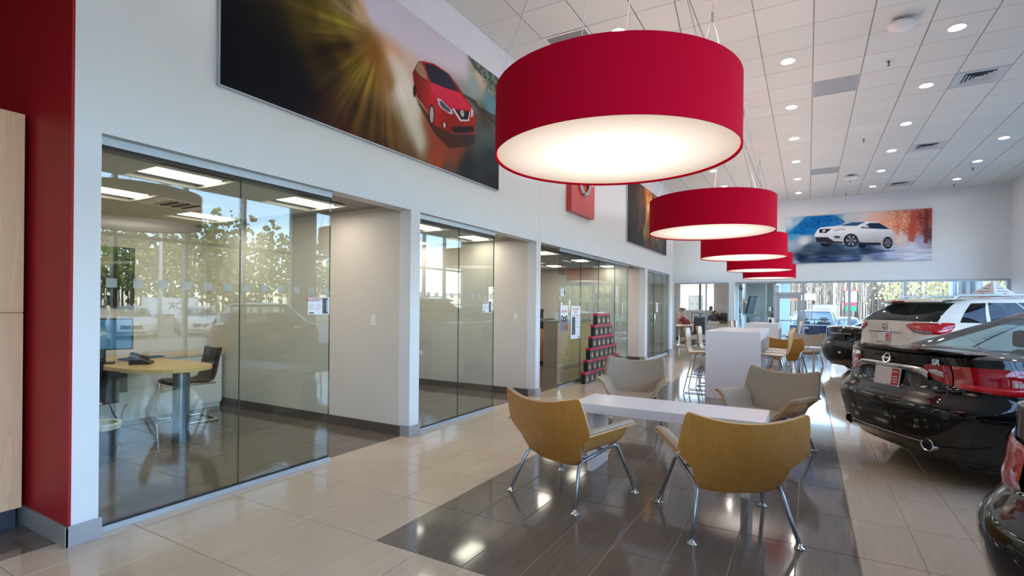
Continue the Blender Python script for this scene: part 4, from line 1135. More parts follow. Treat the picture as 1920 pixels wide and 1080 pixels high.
for p, rz, lab in ST: dup(st, (p[0], p[1], 0), rz, lab)
# card on the far table
t = thing('table_card', 'small white tent card with a dark picture on the far counter table', 'card', (HT2[0] + .2, HT2[1] + .25, 1.0))
bm = nb(); prism(bm, [(-.05, 0), (.05, 0), (0, .15)], -.07, .07); xform(bm, Matrix(((0,0,1,0),(1,0,0,0),(0,1,0,0),(0,0,0,1)))); done('card', bm, M['paper'], t)
o = done('picture', bx(-.05, -.0008, -.05, .012, .0002, .04), M['ink_black'], t); o.location = (0, -.028, .072); o.rotation_euler = (-.32, 0, 0)
# ------------------------------------------------------------------ wood cabinet on the left
t = thing('tall_cabinet', 'tall pale wood cabinet with two stacked doors against the red wall', 'cabinet', (-4.78, .1, 0))
FX = .635
done('carcass', bx(.0, -1.4, .12, FX - .022, 1.155, 2.52), M['beech'], t)
done('toe_kick', bx(.02, -1.38, 0, FX - .05, 1.14, .12), pm('dark_plinth', lin(52, 54, 70), .5), t)
for y0, y1 in ((-1.4, -.105), (-.1, 1.155)):
    done('door', bx(FX - .02, y0 + .002, .125, FX, y1 - .002, 1.305, bev=.0015), M['beech'], t)
    done('door', bx(FX - .02, y0 + .002, 1.312, FX, y1 - .002, 2.515, bev=.0015), M['beech'], t)
# ------------------------------------------------------------------ pyramid of black boxes in front of the parts window
M['box_black'] = pm('black_carton', lin(28, 28, 33), .38, var=.05)
M['box_red'] = pm('red_carton_lid', lin(186, 26, 58), .4, var=.03)
M['gold'] = pm('gold_print', lin(206, 178, 128), .4, var=.05)
PIT, HB = .25, .2085
box0 = None
def make_box():
    t = thing('carton', '', 'box', group='black cartons stacked in a pyramid')
    w = PIT / 2 - .009
    done('body', bx(-.04, -w, 0, .04, w, HB - .045), M['box_black'], t)
    done('lid', bx(-.043, -w - .003, HB - .045, .043, w + .003, HB - .001), M['box_red'], t)
    bm = nb(); prism(bm, [(-.030, .035), (.026, .035), (.042, .07), (.018, .092), (.010, .128), (-.014, .132), (-.036, .10), (-.042, .07)], .0401, .0406)
    xform(bm, Matrix(((0,0,1,0),(1,0,0,0),(0,1,0,0),(0,0,0,1)))); done('mark', bm, M['gold'], t)
    bm = nb(); box(bm, .0401, -.04, .018, .0406, .035, .028); done('caption', bm, M['ink_grey'], t)
    return t
for row in range(6):
    n = 8 - row
    y0 = 8.60 + row * PIT * .46
    for k in range(n):
        lab = 'black carton, %s from the camera in the %s row of the pyramid' % (ORD[k], ('bottom', 'second lowest', 'third lowest', 'fourth lowest', 'fifth lowest', 'top')[row])
        if box0 is None: box0 = make_box(); o = box0; o['label'] = lab
        else: o = dup(box0, label=lab)
        o.location = (-3.46, y0 + (k + .5) * (PIT - .001) + random.uniform(-.002, .002), row * HB)
# ------------------------------------------------------------------ posters and stickers on the office panes
def pane_sheet(name, label, y0, y1, z0, z1, draw, cat='notice'):
    t = thing(name, label, cat, (XW - .057, (y0 + y1) / 2, (z0 + z1) / 2))
    w, h = y1 - y0, z1 - z0
    done('sheet', bx(0, -w/2, -h/2, .002, w/2, h/2), M['paper'], t)
    draw(t, w, h); return t
def strip(t, name, y0, y1, z0, z1, mat): return done(name, bx(.002, y0, z0, .0026, y1, z1), mat, t)
M['phone_dark'] = pm('dark_print_panel', lin(58, 66, 80), .5)
def draw_appt(t, w, h):
    text_obj('heading', 'GET YOUR SERVICE', .019, M['ink_red'], t, frame_M((.0027, -.045, .062), (0, 1, 0), (0, 0, 1)))
    text_obj('heading', 'APPOINTMENTS', .019, M['ink_red'], t, frame_M((.0027, -.055, .045), (0, 1, 0), (0, 0, 1)))
    for r in range(3):
        for c in range(2): strip(t, 'text_line', -.1 + c * .068, -.05 + c * .068, .005 - r * .016, .008 - r * .016, M['ink_grey'])
    strip(t, 'logo', -.1, -.05, -.065, -.055, M['ink_black'])
    strip(t, 'phone_picture', .04, .098, -.066, .068, M['phone_dark']); strip(t, 'price_bar', .083, .092, -.05, .055, M['paper']).location.x += .0006
    for k in range(8): strip(t, 'text_line', .046, .076, .04 - k * .011, .043 - k * .011, M['ink_grey']).location.x += .0006
pane_sheet('service_notice', 'small white service appointment notice stuck on the first office pane', 2.925, 3.145, 1.29, 1.435, draw_appt)
pane_sheet('service_notice', 'small white service appointment notice stuck on the second office pane', 5.62, 5.84, 1.29, 1.435, draw_appt)
def draw_tall(t, w, h):
    text_obj('heading', 'TIRES & SERVICE', .042, M['ink_red'], t, frame_M((.0027, 0, h/2 - .06), (0, 1, 0), (0, 0, 1)))
    text_obj('heading', 'MENU', .05, M['ink_red'], t, frame_M((.0027, 0, h/2 - .115), (0, 1, 0), (0, 0, 1)))
    strip(t, 'rule', -.15, .15, h/2 - .165, h/2 - .158, M['ink_red'])
    strip(t, 'phone_picture', -w/2 + .04, -.02, -h/2 + .07, h/2 - .2, M['phone_dark'])
    for k in range(11): strip(t, 'text_line', -w/2 + .055, -.06, -h/2 + .1 + k * .03, -h/2 + .108 + k * .03, M['ink_grey']).location.x += .0006
    for k in range(5): strip(t, 'text_line', .03, .17, -.09 + k * .05, -.082 + k * .05, M['ink_grey'])
    strip(t, 'logo', w/2 - .1, w/2 - .03, -h/2 + .02, -h/2 + .035, M['ink_black'])
pane_sheet('service_poster', 'tall white service menu poster with a dark panel, on the parts room pane', 8.50, 8.93, .80, 1.39, draw_tall, 'poster')
def draw_tire(t, w, h):
    strip(t, 'lower_picture', -w/2, w/2, -h/2, -.03, pm('grey_road_print', lin(120, 114, 122), .5))
    text_obj('heading', 'TIRE EVENT', .05, M['ink_red'], t, frame_M((.0027, 0, h/2 - .11), (0, 1, 0), (0, 0, 1)), bold=.001)
    for y in (-.09, 0, .09):
        bm = nb(); lathe(bm, [(.022, 0), (.05, 0), (.05, .001), (.022, .001), (.022, 0)], 20, cap=False)
        o = done('tyre_picture', bm, M['ink_black'], t); o.matrix_local = frame_M((.0028 + abs(y) * .002, y, .0 - .02 * (y == 0)), (0, 1, 0), (0, 0, 1))
    strip(t, 'price_flash', .05, .13, -h/2 + .02, -h/2 + .10, M['ink_red']).location.x += .001
pane_sheet('tire_poster', 'tire event poster with a red flash, on the parts room pane by the gap', 8.05, 8.36, .95, 1.40, draw_tire, 'poster')
pane_sheet('hours_notice', 'small white notice high on the parts room pane above the tire poster', 8.05, 8.25, 1.56, 1.68, lambda t, w, h: (strip(t, 'text_line', -.08, .02, .02, .03, M['ink_grey']), strip(t, 'text_line', -.08, .02, -.01, .0, M['ink_grey']), strip(t, 'phone_picture', .04, .09, -.05, .05, M['phone_dark'])))
pane_sheet('door_notice', 'small white notice on the glass door of the last office', 14.45, 14.62, 1.25, 1.5, lambda t, w, h: (strip(t, 'text_line', -.06, .06, .05, .07, M['ink_grey']), strip(t, 'text_line', -.06, .06, .0, .01, M['ink_grey'])))
# light switches on the partitions
for i, (x, y) in enumerate(((-4.12, 4.15), (-3.95, 7.02))):
    t = thing('light_switch', 'white light switch on the side wall of the %s office' % ('first', 'second')[i], 'switch', (x, y, 1.21))
    done('plate', bx(-.037, -.006, -.06, .037, 0, .06, bev=.002), M['white_plastic'], t)
    done('rocker', bx(-.014, -.011, -.032, .014, -.006, .032, bev=.002), M['trim_white'], t)
# ------------------------------------------------------------------ first office
t = thing('office_desk', 'wooden bullet-ended desk on one round steel leg in the first office', 'desk', (0, 0, 0))
bm = nb()
poly = [(-6.80, 2.42)] + [(-6.80, 3.14)]
cx_, cy2 = -5.62, 2.83
n = 14
for k in range(n + 1):
    a = PI / 2 - PI * k / n
    poly.append((cx_ + .42 * math.cos(a) * 1.0, cy2 + .36 * math.sin(a)))
poly.append((-6.4, 2.40))
prism(bm, poly, .705, .74); done('desktop', bm, M['maple_top'], t)
bm = nb(); lathe(bm, [(0, 0), (.085, 0), (.085, .02), (.075, .02), (.075, .68), (.10, .69), (.10, .705), (0, .705)], 28, (-5.46, 2.86, 0), cap=False)
done('pillar_leg', bm, pm('steel_pillar', lin(120, 132, 146), .3, metal=.9), t); smooth_by_angle(t.children[-1])
t = thing('credenza', 'white drawer credenza with wooden top along the back of the first office', 'cabinet', (-7.28, 0, 0))
done('carcass', bx(.0, 1.5, .06, .43, 4.10, .70), M['white_lam'], t)
done('plinth', bx(.02, 1.5, 0, .40, 4.10, .06), M['white_lam'], t)
done('worktop', bx(0, 1.48, .70, .46, 4.12, .735), M['maple_top'], t)
y = 4.10
for w in (.62, .62, .62, .62):
    for z0, z1 in ((.07, .375), (.38, .69)): 
        d = done('drawer', bx(.432, y - w + .003, z0 + .003, .448, y - .003, z1 - .003, bev=.0015), M['white_lam'], t)
    y -= w
t = thing('key_tag', 'small white key tag hanging on the credenza in the first office', 'tag', (-6.822, 3.93, .60))
done('tag', bx(0, -.022, -.05, .004, .022, .015), M['paper'], t); bm = nb(); tube(bm, [(.002, 0, .01), (.004, .004, .045)], .003, 6); done('key', bm, M['ink_black'], t)
t = thing('monitor', 'blue screened computer monitor on the desk of the first office', 'monitor', (-6.35, 2.52, .74), rz=1.15)
done('bezel', bx(-.28, -.02, .14, .28, .02, .47, bev=.004), M['black_plastic'], t)
done('screen', bx(-.265, -.0215, .155, .265, -.0195, .455), pm('screen_blue', lin(40, 70, 100), .15, emit=lin(70, 120, 160), estr=.35), t)
done('stand', bx(-.05, .0, .01, .05, .03, .2, bev=.004), M['black_plastic'], t)
done('foot', bx(-.13, -.09, 0, .13, .1, .012, bev=.003), M['black_plastic'], t)
t = thing('desk_phone', 'black desk phone on the first office desk beside the monitor', 'phone', (-6.0, 2.75, .74), rz=.9)
bm = nb(); prism(bm, [(-.09, 0), (.09, 0), (.09, .02), (-.09, .09)], -.09, .09); xform(bm, Matrix(((1,0,0,0),(0,0,1,0),(0,1,0,0),(0,0,0,1)))); done('base', bm, M['black_plastic'], t)
bm = nb(); tube(bm, fillet([(-.07, -.07, .1), (-.07, -.07, .12), (.07, -.07, .07), (.07, -.07, .045)], .02), .014, 8); done('handset', bm, M['black_plastic'], t)
t = thing('keyboard', 'black keyboard lying on the credenza end of the first office desk', 'keyboard', (-6.55, 3.0, .74), rz=.2)
done('tray', bx(-.07, -.22, 0, .07, .22, .018, bev=.003), M['black_plastic'], t)
for r in range(4): done('key_row', bx(-.056 + r * .029, -.205, .018, -.034 + r * .029, .205, .023), M['vent_dark'], t)
def cantilever_chair(label, loc, rz):
    t = thing('guest_chair', label, 'chair', loc, rz)
    bm = nb(); rows = []
    prof = [(.22, .445), (.18, .46), (0, .45), (-.15, .445), (-.21, .47), (-.24, .54), (-.27, .7), (-.30, .84)]
    for x, z in prof: rows.append([(x, y, z + .012 * (y / .22) ** 2) for y in (-.22, -.12, 0, .12, .22)])
    grid_surface(bm, rows); o = done('seat_shell', bm, M['black_plastic'], t, smooth=True)
    s = o.modifiers.new('thick', 'SOLIDIFY'); s.thickness = .022
    for sy in (-1, 1):
        bm = nb(); tube(bm, fillet([(-.22, sy * .235, .45), (.20, sy * .235, .45), (.23, sy * .235, .013), (-.26, sy * .235, .013), (-.26, 0, .013)], .05), .0115, 8)
        done('sled_leg', bm, M['chrome'], t, smooth=True)
    return t
cantilever_chair('black cantilever guest chair on chrome runners behind the first office desk', (-6.3, 3.36, 0), -PI / 2 - .15)
cantilever_chair('chrome legged guest chair mostly hidden at the left edge of the first office', (-5.78, 1.99, 0), PI)
t = thing('waste_bin', 'grey waste bin with a light liner behind the first office chair leg', 'bin', (-5.27, 2.10, 0))
bm = nb(); lathe(bm, [(0, 0), (.11, 0), (.14, .32), (.13, .32), (.1, .01), (0, .01)], 24, cap=False); done('bucket', bm, M['black_plastic'], t)
bm = nb(); lathe(bm, [(.13, .30), (.142, .29), (.15, .33), (.146, .345), (.128, .34), (.12, .25)], 24, cap=False); done('liner', bm, pm('bin_liner', lin(214, 206, 190), .5), t)
t = thing('desk_computer', 'black computer tower with cables under the first office desk', 'computer', (-6.90, 2.62, -.02))
done('case', bx(.16, -.1, .32, .5, .1, .70, bev=.004), M['black_plastic'], t)
done('cradle', bx(.2, .10, .42, .45, .2, .62), M['black_plastic'], t)
bm = nb(); tube(bm, fillet([(.5, 0, .36), (.56, .03, .2), (.56, .1, .12), (.52, .12, .22), (.5, .17, .3)], .05), .006, 6); done('cable', bm, M['black_plastic'], t)
o = done('support_leg', bx(.2, -.03, 0, .24, .03, .33), M['black_plastic'], t)
W_, H_ = 60, 48
GP = [(.05,.03,60,80,50),(.3,.15,120,150,60),(.6,.1,110,140,70),(.6,.2,170,150,120),(.1,.3,140,140,130),(.5,.3,90,110,60),(.8,.35,60,76,50),(.3,.5,110,110,108),(.6,.55,40,44,36),(.2,.7,50,54,50),(.8,.7,40,48,36),(.3,.85,90,70,56),(.7,.9,60,50,44),(.05,.95,90,84,80)]
img = blend_field(GP, W_, H_, 4)
fill(img, [(.0, .38), (.5, .26), (1, .22), (1, .25), (.5, .31), (0, .46)], (190, 190, 180), .8)
t = thing('wall_picture', 'picture of a winding green road on the back wall of the first office', 'picture', (-7.3, 2.86, 1.68))
done('panel', bx(0, -.39, -.37, .02, .39, .37), M['black_plastic'], t)
print_mesh('printed_face', img, .78, .74, t, frame_M((.0215, 0, 0), (0, 1, 0), (0, 0, 1)))
# ------------------------------------------------------------------ parts counter room
t = thing('parts_counter', 'parts counter with steel clad end and pale wood front, behind the box pyramid', 'counter', (-4.88, 10.6, 0))
done('steel_end', bx(-.36, 0, 0, .0, .02, 1.05), pm('brushed_steel_panel', lin(186, 172, 158), .4, metal=.5, stretch=(30, 1, 1), scale=5, var=.1), t)
done('wood_front', bx(-.02, .02, .08, 0, 2.4, 1.02), M['maple_top'], t)
done('carcass', bx(-.36, .02, 0, -.02, 2.4, 1.02), M['beech'], t)
done('countertop', bx(-.39, -.02, 1.02, .06, 2.44, 1.055), M['alu'], t)
t = thing('back_counter', 'yellow wood cupboard beyond the steel counter end in the parts room', 'cupboard', (-5.55, 10.95, 0))
done('carcass', bx(-.5, 0, .06, .0, 1.6, .84), M['maple_top'], t); done('open_shelf', bx(-.5, 0, .86, 0, 1.6, 1.0), M['black_plastic'], t); done('worktop', bx(-.52, -.02, 1.02, .02, 1.62, 1.05), M['black_plastic'], t)
done('upright', bx(-.5, .0, .84, -.46, 1.6, 1.02), M['black_plastic'], t); done('plinth', bx(-.48, .02, 0, -.03, 1.58, .06), M['black_plastic'], t)
t = thing('coffee_machine', 'black coffee machine on the back counter of the parts room', 'machine', (-5.95, 10.85, 1.05))
t.location = (-5.8, 11.25, 1.05)
done('body', bx(-.14, -.2, 0, .14, .2, .2, bev=.01), M['black_plastic'], t); done('hood', bx(-.16, -.22, .2, .16, .22, .26, bev=.02), M['black_plastic'], t); done('drip_tray', bx(.14, -.15, 0, .2, .15, .03), M['chrome'], t)
t = thing('round_sign', 'small round white disc standing on the parts counter', 'sign', (-4.98, 10.78, 1.055))
bm = nb(); lathe(bm, [(0, 0), (.085, 0), (.085, .008), (0, .008)], 28, cap=False); o = done('disc', bm, M['paper'], t); o.matrix_local = frame_M((0, 0, .115), (1, .3, 0), (0, 0, 1))
done('foot', bx(-.04, -.03, 0, .04, .03, .035), M['white_plastic'], t)

# ------------------------------------------------------------------ manager's office behind the far wall
def simple_desk(loc, label):
    t = thing('office_desk', label, 'desk', loc)
    done('desktop', bx(-.85, -.4, .70, .85, .4, .735, bev=.003), M['maple_top'], t)
    done('edge_band', bx(-.852, -.403, .69, .852, -.395, .70), M['alu'], t)
    bm = nb(); lathe(bm, [(0, 0), (.09, 0), (.09, .012), (.03, .02), (.03, .69), (0, .69)], 16, (.42, -.25, 0), cap=False); done('leg', bm, M['alu'], t, smooth=True)
    bm = nb(); lathe(bm, [(0, 0), (.09, 0), (.09, .012), (.03, .02), (.03, .69), (0, .69)], 16, (-.7, -.25, 0), cap=False); done('leg', bm, M['alu'], t, smooth=True)
    done('modesty_panel', bx(-.8, .2, .25, .7, .22, .69), M['base_brown'], t)
    return t
simple_desk((-4.55, 20.0, 0), 'pale wood desk of the person in red in the far left office')
t = thing('monitor', 'black computer monitor before the person in red in the far left office', 'monitor', (-4.5, 20.15, .735), rz=-.9)
done('bezel', bx(-.27, -.02, .1, .27, .02, .44, bev=.004), M['black_plastic'], t); done('stand', bx(-.03, 0, .01, .03, .03, .2), M['black_plastic'], t); done('foot', bx(-.11, -.08, 0, .11, .08, .012), M['black_plastic'], t)
t = thing('desk_chair', 'black office chair with its back to the glass in the far left office', 'chair', (-3.42, 19.35, 0), rz=.4)
done('seat', bx(-.24, -.24, .43, .24, .24, .50, bev=.03), M['black_plastic'], t)
bm = nb(); box(bm, -.22, -.27, .52, .22, -.21, 1.08, bev=.025); xform(bm, Matrix.Translation((0, -.02, 0)) @ Matrix.Rotation(.14, 4, 'X')); done('backrest', bm, M['black_plastic'], t)
bm = nb(); tube(bm, [(0, 0, .43), (0, 0, .1)], .03, 10); done('column', bm, M['chrome'], t)
for k in range(5):
    a = k * 2 * PI / 5; bm = nb(); tube(bm, [(0, 0, .1), (.28 * math.cos(a), .28 * math.sin(a), .06)], .018, 6); lathe(bm, [(0, 0), (.025, .0), (.03, .03), (.025, .055), (0, .055)], 10, (.28 * math.cos(a), .28 * math.sin(a), 0), cap=False); done('caster_arm', bm, M['black_plastic'], t)
for s in (-1, 1):
    bm = nb(); tube(bm, fillet([(s * .24, -.1, .46), (s * .3, -.08, .5), (s * .3, .0, .68), (s * .3, .18, .68)], .04), .016, 6); done('armrest', bm, M['black_plastic'], t)
t = thing('sideboard', 'long pale sideboard under the window of the far left office', 'sideboard', (-2.33, 22.9, 0))
done('carcass', bx(-2.2, -.45, .05, 0, 0, .70), M['wall_warm'], t); done('worktop', bx(-2.22, -.48, .70, 0, 0, .74), M['maple_top'], t); done('plinth', bx(-2.15, -.4, 0, -.05, 0, .05), M['black_plastic'], t)
for k in range(3): done('door', bx(-2.18 + k * .72, -.465, .07, -1.5 + k * .72, -.45, .68), M['wall_warm'], t)
for i, (x, w, h) in enumerate(((-4.10, .34, .42), (-3.79, .24, .40))):
    t = thing('framed_certificate', '%s framed certificate leaning on the sideboard of the far left office' % ('wider, left', 'narrower, right')[i], 'picture', (x, 22.78, .74))
    bm = nb()
    for a in ((-w/2, 0, -w/2 + .03, h), (w/2 - .03, 0, w/2, h), (-w/2, 0, w/2, .03), (-w/2, h - .03, w/2, h)): box(bm, a[0], -.02, a[1], a[2], 0, a[3])
    done('frame', bm, M['black_plastic'], t); done('mat', bx(-w/2 + .03, -.01, .03, w/2 - .03, -.004, h - .03), M['paper'], t)
    done('print', bx(-w/4, -.012, h * .3, w/4, -.01, h * .75), M['ink_grey'], t)
# ornamental helmet with gold horns
t = thing('helmet_ornament', 'dark lacquered helmet ornament with gold horns on the far office sideboard', 'ornament', (-3.35, 22.64, .74))
done('plinth', bx(-.22, -.15, 0, .22, .15, .09), M['paper'], t)
bm = nb(); lathe(bm, [(0, .52), (.08, .51), (.14, .46), (.165, .38), (.17, .33)], 28, cap=False); done('dome', bm, M['black_plastic'], t, smooth=True)
for k in range(3):
    bm = nb(); lathe(bm, [(.17 + k * .02, .34 - k * .055), (.23 + k * .025, .27 - k * .055), (.225 + k * .025, .26 - k * .055), (.16 + k * .02, .33 - k * .055)], 28, cap=False); done('neck_guard', bm, M['black_plastic'], t, smooth=True)
bm = nb(); lathe(bm, [(.10, .09), (.13, .12), (.12, .2), (.08, .22)], 20, cap=False); done('face_guard', bm, pm('dark_red_lacquer', lin(70, 26, 28), .3), t, smooth=True)
for s in (-1, 1):
    bm = nb(); pts = [(s * .03, -.17, .40), (s * .10, -.18, .43), (s * .16, -.18, .50), (s * .2, -.18, .60)]; tube(bm, pts, [.022, .026, .02, .006], 6); tube(bm, [pts[2], (s * .23, -.18, .56)], [.014, .005], 6); done('gold_horn', bm, pm('gold_leaf', lin(232, 190, 84), .3, metal=.4), t, smooth=True)
t = thing('wall_unit', 'black wall unit beside the horned helmet in the far left office', 'device', (-2.86, 22.97, 1.02), rz=PI / 2)
done('body', bx(-.16, -.25, -.14, .0, .25, .14, bev=.02), M['black_plastic'], t); done('tray', bx(-.22, -.16, -.18, -.05, .16, -.14), M['black_plastic'], t)
for i, (x, w, h, m_) in enumerate(((-4.66, .22, .08, 'base_brown'), (-3.53, .14, .17, 'base_brown'))):
    t = thing('sill_picture', ('low dark ornament', 'small brown picture frame')[i] + ' on the window sill of the far left office', 'ornament', (x, 22.975, 1.28))
    done('body', bx(-w/2, -.01, 0, w/2, .01, h), M[m_], t); done('foot', bx(-w/4, -.01, 0, w/4, .012, .01), M[m_], t)
# ------------------------------------------------------------------ lounge behind the far wall
t = thing('television', 'flat television tilted down from the side wall of the pale blue lounge', 'television', (-2.03, 20.9, 1.5))
bm = bx(-.03, -.55, -.33, .03, .55, .33, bev=.006); o = done('cabinet', bm, M['black_plastic'], t); o.location = (.22, 0, 0); o.rotation_euler = (0, .22, -.12)
o2 = done('screen', bx(.0305, -.52, -.30, .0325, .52, .30), pm('dim_screen', lin(84, 96, 106), .15), t); o2.location = (.22, 0, 0); o2.rotation_euler = (0, .22, -.12)
bm = nb(); tube(bm, [(0, 0, .08), (.2, 0, .05)], .03, 8); box(bm, 0, -.12, -.05, .02, .12, .2); done('wall_bracket', bm, M['trim_white'], t)
t = thing('drink_station', 'low white console with two round grey dials in the pale blue lounge', 'console', (-1.5, 22.2, 0))
done('cabinet', bx(-.45, -.35, 0, .45, .08, .82), M['white_lam'], t); done('panel', bx(-.42, -.38, .82, .42, 0, 1.12), M['greypanel'], t)
for s in (-1, 1):
    bm = nb(); lathe(bm, [(0, 0), (.11, 0), (.11, .01), (.09, .015), (0, .015)], 24, cap=False); o = done('dial', bm, M['alu'], t); o.matrix_local = frame_M((s * .2, -.38, .97), (1, 0, 0), (0, 0, 1))
t = thing('lounge_lettering', 'grey raised letters over the lounge entrance beside the far pillar', 'lettering', (-2.03, YF + .25, 2.0))
text_obj('letters', 'Service', .24, M['ink_grey'], t, frame_M((.015, .62, .08), (0, 1, 0), (0, 0, 1)), extrude=.008)
for i, (x, z, w, h) in enumerate(((-1.05, 1.36, .12, .14), (-.99, 1.15, .05, .16))):
    t = thing('wall_notice', ('white notice with dark corner beside the exit door glass', 'narrow dark card holder beside the exit door glass')[i], 'notice', (x, YF + .07, z))
    done('sheet', bx(-w/2, -.004, -h/2, w/2, 0, h/2), M['paper'] if i == 0 else M['ink_black'], t); done('corner', bx(w/6, -.006, -h/2, w/2, -.004, h/2), M['ink_black'], t)
# ------------------------------------------------------------------ the person in red
M['skin'] = pm('skin', lin(196, 150, 124), .5, var=.05)
M['hair'] = pm('grey_brown_hair', lin(96, 84, 74), .7, var=.2, scale=40)
M['red_shirt'] = pm('red_polo', lin(170, 28, 40), .7, var=.06, scale=20)
M['trousers'] = pm('dark_trousers', lin(40, 42, 48), .8, var=.1)
def skin_mesh(name, verts, edges, radii, mat, parent, root=0, levels=2):
    me = bpy.data.meshes.new(name); me.from_pydata(verts, edges, []); o = link(name, me, parent, mat)
    s = o.modifiers.new('skin', 'SKIN'); s.use_smooth_shade = True
    for i, r in enumerate(radii):
        r = r if isinstance(r, tuple) else (r, r); me.skin_vertices[0].data[i].radius = r
        me.skin_vertices[0].data[i].use_root = (i == root)
    o.modifiers.new('sub', 'SUBSURF').levels = levels; o.modifiers['sub'].render_levels = levels
    return o
t = thing('person', 'person in a red shirt seated at a desk, hand raised to the face', 'person', (-4.15, 20.75, 0))
# faces -x ; pelvis root
V = [(.12, 0, .50), (.10, 0, .66), (.02, 0, .86), (-.04, 0, 1.0), (-.07, 0, 1.07), (-.11, 0, 1.13), (-.15, 0, 1.21), (-.155, 0, 1.29),
     (.10, .10, .49), (-.28, .12, .50), (-.32, .12, .10), (-.42, .12, .05), (.10, -.10, .49), (-.28, -.12, .50), (-.32, -.12, .10), (-.42, -.12, .05),
     (-.03, .17, .985), (-.16, .22, .78), (-.36, .15, .80), (-.03, -.17, .985), (-.22, -.22, .80), (-.27, -.12, 1.0)]
Ed = [(0,1),(1,2),(2,3),(3,4),(4,5),(5,6),(6,7),(0,8),(8,9),(9,10),(10,11),(0,12),(12,13),(13,14),(14,15),(3,16),(16,17),(17,18),(3,19),(19,20),(20,21)]
R = [(.13,.16),(.12,.15),(.13,.16),(.11,.15),.055,.055,(.085,.075),(.075,.07),.10,.075,.05,.04,.10,.075,.05,.04,.065,.05,.033,.065,.05,.033]
body = skin_mesh('body', V, Ed, R, M['skin'], t)
Vs = V[:4] + [V[16], (-.12, .205, .84), V[19], (-.17, -.21, .85)]
skin_mesh('shirt', Vs, [(0,1),(1,2),(2,3),(3,4),(4,5),(3,6),(6,7)], [(.145,.175),(.135,.165),(.145,.175),(.12,.16),.08,.064,.08,.064], M['red_shirt'], t)
Vt = [V[0], V[8], V[9], V[10], V[12], V[13], V[14]]
skin_mesh('trousers', Vt, [(0,1),(1,2),(2,3),(0,4),(4,5),(5,6)], [.15, .115, .088, .062, .115, .088, .062], M['trousers'], t)
for (hx, hy, hz, dx, dz) in ((-.36, .15, .80, -1, -.1), (-.27, -.12, 1.0, .25, 1)):
    d = Vector((dx, 0, dz)).normalized(); p0 = Vector((hx, hy, hz)); side = Vector((0, 1, 0))
    Vh = [p0, p0 + d * .05, p0 + d * .09]; Eh = [(0, 1), (1, 2)]; Rh = [.028, (.035, .02), (.038, .018)]
    for k, ln in enumerate((.06, .072, .068, .05)):
        b = p0 + d * .09 + side * (.03 - .02 * k); q = b + d * ln * .55; e = q + (d + d.cross(side) * .6).normalized() * ln * .5
        i = len(Vh); Vh += [b, q, e]; Eh += [(2, i), (i, i + 1), (i + 1, i + 2)]; Rh += [.010, .009, .008]
    b = p0 + d * .03 + side * .035; i = len(Vh); Vh += [b, b + (d + side).normalized() * .05]; Eh += [(1, i), (i, i + 1)]; Rh += [.011, .009]
    skin_mesh('hand', [tuple(v) for v in Vh], Eh, Rh, M['skin'], t, 0, 1)
bm = nb(); bmesh.ops.create_uvsphere(bm, u_segments=20, v_segments=12, radius=1)
for v in list(bm.verts):
    if v.co.z < -.35 or (v.co.x < -.55 and v.co.z < .45): pass
bmesh.ops.delete(bm, geom=[v for v in bm.verts if v.co.z < -.3 or (v.co.x < -.5 and v.co.z < .5)], context='VERTS')
xform(bm, Matrix.Translation((-.145, 0, 1.27)) @ Matrix.Diagonal((.112, .092, .115, 1))); done('hair', bm, M['hair'], t, smooth=True)
bm = nb(); tube(bm, [(-.235, 0, 1.27), (-.262, 0, 1.235), (-.24, 0, 1.225)], [.010, .017, .012], 8); done('nose', bm, M['skin'], t, smooth=True)
for s in (-1, 1):
    bm = nb(); lathe(bm, [(0, -.012), (.010, -.006), (.011, .004), (0, .012)], 10, (-.222, s * .032, 1.262), cap=False); done('eye', bm, M['ink_black'], t, smooth=True)
    bm = nb(); lathe(bm, [(0, -.03), (.014, -.015), (.018, .01), (0, .03)], 10, (-.135, s * .083, 1.25), cap=False); done('ear', bm, M['skin'], t, smooth=True)
bm = nb(); tube(bm, [(-.232, -.025, 1.195), (-.24, 0, 1.194), (-.232, .025, 1.195)], .006, 6); done('mouth', bm, pm('lips', lin(150, 90, 84), .5), t)
t = thing('task_chair', 'dark swivel chair under the person in red in the far left office', 'chair', (-4.03, 20.75, 0))
done('seat', bx(-.2, -.23, .33, .25, .23, .385, bev=.02), M['black_plastic'], t); done('backrest', bx(.3, -.2, .45, .34, .2, .85, bev=.015), M['black_plastic'], t)
bm = nb(); tube(bm, [(0, 0, .33), (0, 0, .06)], .03, 8); tube(bm, fillet([(.2, 0, .36), (.33, 0, .38), (.33, 0, .5)], .05), .02, 8)
for k in range(5): tube(bm, [(0, 0, .07), (.28 * math.cos(k * 1.2566), .28 * math.sin(k * 1.2566), .03)], .025, 6)
done('base', bm, M['black_plastic'], t)
# ------------------------------------------------------------------ cars
def car_paint(name, col, metal=0.0, rough=.25):
    return pm(name, col, rough, metal=metal, var=.02, scale=2, coat=1.0, coat_rough=.02, spec=.08)
M['paint_black'] = car_paint('black_car_paint', lin(7, 7, 8), 0, .3)
M['paint_white'] = car_paint('pearl_white_car_paint', lin(214, 212, 206), 0, .3)
M['paint_blue'] = car_paint('dark_blue_car_paint', lin(24, 34, 52), .3, .3)
M['paint_silver'] = car_paint('silver_car_paint', lin(150, 158, 166), .6, .3)
M['tail_red'] = pm('red_tail_lens', lin(176, 10, 26), .06, var=.25, scale=14, stretch=(1, 1, 4), coat=1.0)
M['tail_bright'] = pm('bright_red_tail_lens', lin(226, 24, 38), .06, var=.1, scale=20, coat=1.0)
M['tail_clear'] = pm('clear_tail_lens', lin(200, 196, 196), .08, var=.2, scale=60, coat=1.0)
M['smoke_lens'] = pm('smoke_grey_tail_lens', lin(104, 100, 102), .06, var=.4, scale=40, coat=1.0)
